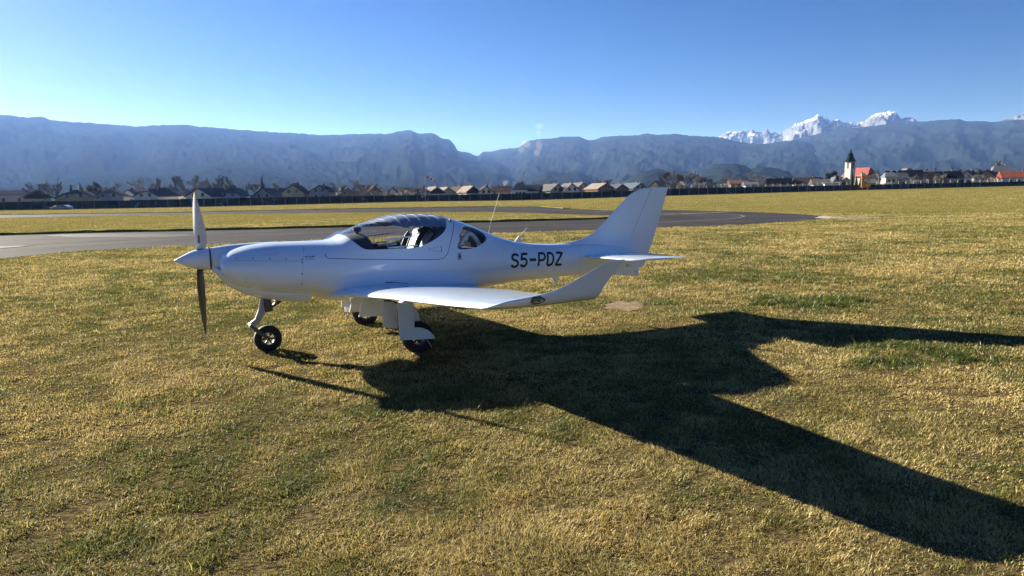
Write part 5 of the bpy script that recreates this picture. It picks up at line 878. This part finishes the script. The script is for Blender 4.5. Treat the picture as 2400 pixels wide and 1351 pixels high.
P, m_ = spot(990.5, -5); r = empty('equipment_box', P, 0, 'small pale grey box on a thin post left of the windsock pole', 'box'); MB().box((0, 0, 1.28), (.55, .3, .38)).build('box_body', cm('render_grey', WALLS['grey']), r); MB().box((0, 0, .55), (.07, .07, 1.1)).build('post', POSTD, r); MB().box((.35, 0, .06), (1.1, .4, .14)).build('foot', POSTD, r)
P, m_ = spot(1001.5, 4); r = empty('yard_lamp', P, 0, 'short pale lamp on a post behind the fence right of the windsock pole', 'lamp'); MB().box((0, 0, 1.7), (.12, .12, 3.4)).build('post', POSTM, r); MB().lathe([(0, .02), (.05, .2), (.3, .22), (.4, .05)], (0, 0, 3.4), 'z', 10).build('lamp_head', FRAMEM, r)
P, m_ = spot(2058, 8); r = empty('lamp_post', P, 0, 'tall thin pale lamp post right of the orange board', 'lamp post'); hl = zat(2058, 410, P.y)-P.z; MB().tube([(0, 0, 0), (0, 0, hl)], [.13, .08], 8).build('pole', POSTM, r); MB().box((-.25, 0, hl), (.7, .3, .2)).build('lamp_head', POSTM, r)
def board():
    P, m_ = spot(2028, -5); Y = P.y; k = Y/F; r = empty('advertising_board', P, 0, 'large orange advertising board with a picture panel standing before the fence', 'sign'); h = lambda py: zat(2028, py, Y)-P.z; z0, z1 = h(440), h(412.2); w = 20.5*k
    om = pbr('orange_board_paint', (.62, .27, .012), .55, var=.04, scale=2); MB().box((0, 0, (z0+z1)/2), (w, .16, z1-z0)).build('board', om, r)
    for s in (-1, 1): MB().box((s*w*.3, .12, (z1-1)/2-.2), (.12, .12, z1)).build('leg', POSTD, r)
    H_ = z1-z0; zz = lambda t: z1-H_*t; ink = pbr('brown_board_print', (.16, .06, .02), .6); wht = pbr('white_board_print', (.8, .78, .74), .6); q = MB()
    for (t, a, b, hh_) in ((.11, -.20, .05, .06), (.11, .24, .34, .02), (.43, -.42, -.20, .03), (.55, -.25, .10, .05), (.67, -.22, .30, .05), (.80, -.22, .02, .06), (.91, .14, .32, .05)):
        q.box(((a+b)/2*w, -.085, zz(t)), ((b-a)*w, .01, hh_*H_*.6))
    q.build('board_print', ink, r)
    p = MB().box((.12*w, -.09, zz(.325)), (.60*w, .02, .20*H_)).build('picture_panel', wht, r); MB().box((.08*w, -.105, zz(.315)), (.50*w, .012, .05*H_)).build('picture_stripe', pbr('dark_red_print', (.20, .03, .03), .6), p); MB().box((.12*w, -.104, zz(.235)), (.62*w, .012, .022*H_)).box((.34*w, -.104, zz(.32)), (.10*w, .012, .18*H_)).build('picture_edge', pbr('dark_print', (.05, .05, .06), .6), p)
    MB().box((.28*w, -.09, zz(.55)), (.26*w, .015, .09*H_)).box((.13*w, -.09, zz(.80)), (.12*w, .015, .06*H_)).build('white_print', wht, r)
    tp_ = MB().box((-.30*w, 0, z1+.42*.5*H_/2.2+.02), (.46*w, .12, .20*H_)).build('top_plate', pbr('pale_teal_plate', (.42, .62, .58), .6), r); MB().box((-.22*w, -.066, z1+.42*.5*H_/2.2), (.12*w, .01, .10*H_)).build('plate_emblem', pbr('teal_emblem', (.03, .22, .26), .6), tp_)
board()
def car(px, off, lbl, col, py=None):
    P, m_ = spot(px, off); r = empty('parked_car', P, .05, lbl, 'car'); r.scale = (.95, .95, .72); cmx = pbr('car_paint', col, .3, coat=.6)
    body = [(-2.1, .30), (-2.12, .62), (-1.95, .80), (-1.35, .90), (-.75, 1.36), (.95, 1.42), (1.75, 1.02), (2.05, .92), (2.12, .45), (2.05, .28)]
    o = MB().prism(body, -.82, .82).build('body', cmx, r, smooth=True, sharp=35); bv = o.modifiers.new('round', 'BEVEL'); bv.width = .08; bv.segments = 3
    g = MB()
    for s in (-1, 1): g.prism([(-1.18, .93), (-.70, 1.30), (.02, 1.33), (.02, .93)], s*.825-.008, s*.825+.008).prism([(.10, .93), (.10, 1.33), (.88, 1.34), (1.35, 1.0), (1.3, .93)], s*.825-.008, s*.825+.008)
    g.build('side_window', PANE, r)
    for x in (-1.32, 1.30):
        for s in (-1, 1):
            w = MB().lathe([(-.10, .20), (-.10, .30), (0, .315), (.10, .30), (.10, .20)], (x, s*.76, .31), 'y', 20).build('wheel', RUBBER, r, smooth=True); MB().lathe([(-.11, .02), (-.11, .19), (.11, .19), (.11, .02)], (x, s*.76, .31), 'y', 14).build('rim', STEEL, w)
    MB().box((-2.08, -.55, .66), (.08, .3, .14)).build('headlight', FRAMEM, r); MB().box((2.06, -.6, .78), (.08, .2, .16)).build('tail_light', pbr('red_lens', (.35, .02, .02), .3), r)
car(145, -9, 'pale blue car parked in front of the screen fence on the left', (.22, .27, .34))
P, m_ = spot(519, -1.0); r = empty('bent_white_pipe', P, 0, 'bent white pipe leaning against the screen fence right of the propeller', 'pipe'); MB().tube([(-.75, 0, .62), (.15, -.1, .55), (.72, -.5, .02)], .06, 8).build('pipe', TRIM, r)
for (px, t0, t1, lb) in ((238, 462.5, 470, 'pale diagonal pole end showing over the screen fence on the left'), (322, 476, 487, 'thin pale prop leaning on the screen fence near the left')):
    P, m_ = spot(px, -.6 if px > 300 else 1.2); z1 = zat(px, t0, P.y)-P.z; z0 = max(0, zat(px, t1, P.y)-P.z); r = empty('leaning_pole', P, 0, lb, 'pole'); MB().tube([(-4*m_, -.3, z0), (4*m_, 0, z1)], .06, 6).build('pole', TRIM, r)
# ---- thin smoke: a plume over the middle ridge and a wisp from a chimney
def smoke(name, blobs, dens, label, col):
    m = bpy.data.materials.new(name); m.use_nodes = True; n = m.node_tree; n.nodes.remove(n.nodes["Principled BSDF"]); v = n.nodes.new("ShaderNodeVolumePrincipled"); v.inputs['Color'].default_value = (*col, 1); v.inputs['Density'].default_value = dens; v.inputs['Anisotropy'].default_value = .3; n.links.new(v.outputs[0], n.nodes["Material Output"].inputs['Volume'])
    bm = bmesh.new()
    for (px, py, Y, rx, rz) in blobs:
        p = at(px, py, Y); bmesh.ops.create_icosphere(bm, subdivisions=3, radius=1, matrix=Matrix.Translation(Vector(p)) @ Matrix.Diagonal((rx, rx*.8, rz, 1)))
    me = bpy.data.meshes.new(name); bm.to_mesh(me); bm.free(); me.materials.append(m); o = bpy.data.objects.new(name, me); C.objects.link(o); return tag(o, label, 'smoke', kind='stuff')
k = 2500/F
smoke('smoke_plume', [(1264, 296, 2500, 11*k, 7*k), (1262, 312, 2490, 7*k, 8*k)], .0035, 'faint pale smoke puff drifting above the middle ridge', (.85, .74, .66))
smoke('smoke_plume', [(1263, 342, 2480, 8*k, 15*k), (1258, 358, 2470, 8*k, 8*k), (1233, 338, 2470, 12*k, 9*k), (1222, 350, 2470, 7*k, 9*k)], .0055, 'thin brownish smoke drifting in front of the middle ridge', (.85, .74, .66))
smoke('chimney_smoke', [(1184, 429, 250, .9, .8), (1182, 433, 250, .5, .7), (1187, 426, 250, .7, .4)], .12, 'small white wisp of chimney smoke above the dark red brown roof', (.95, .95, .95))
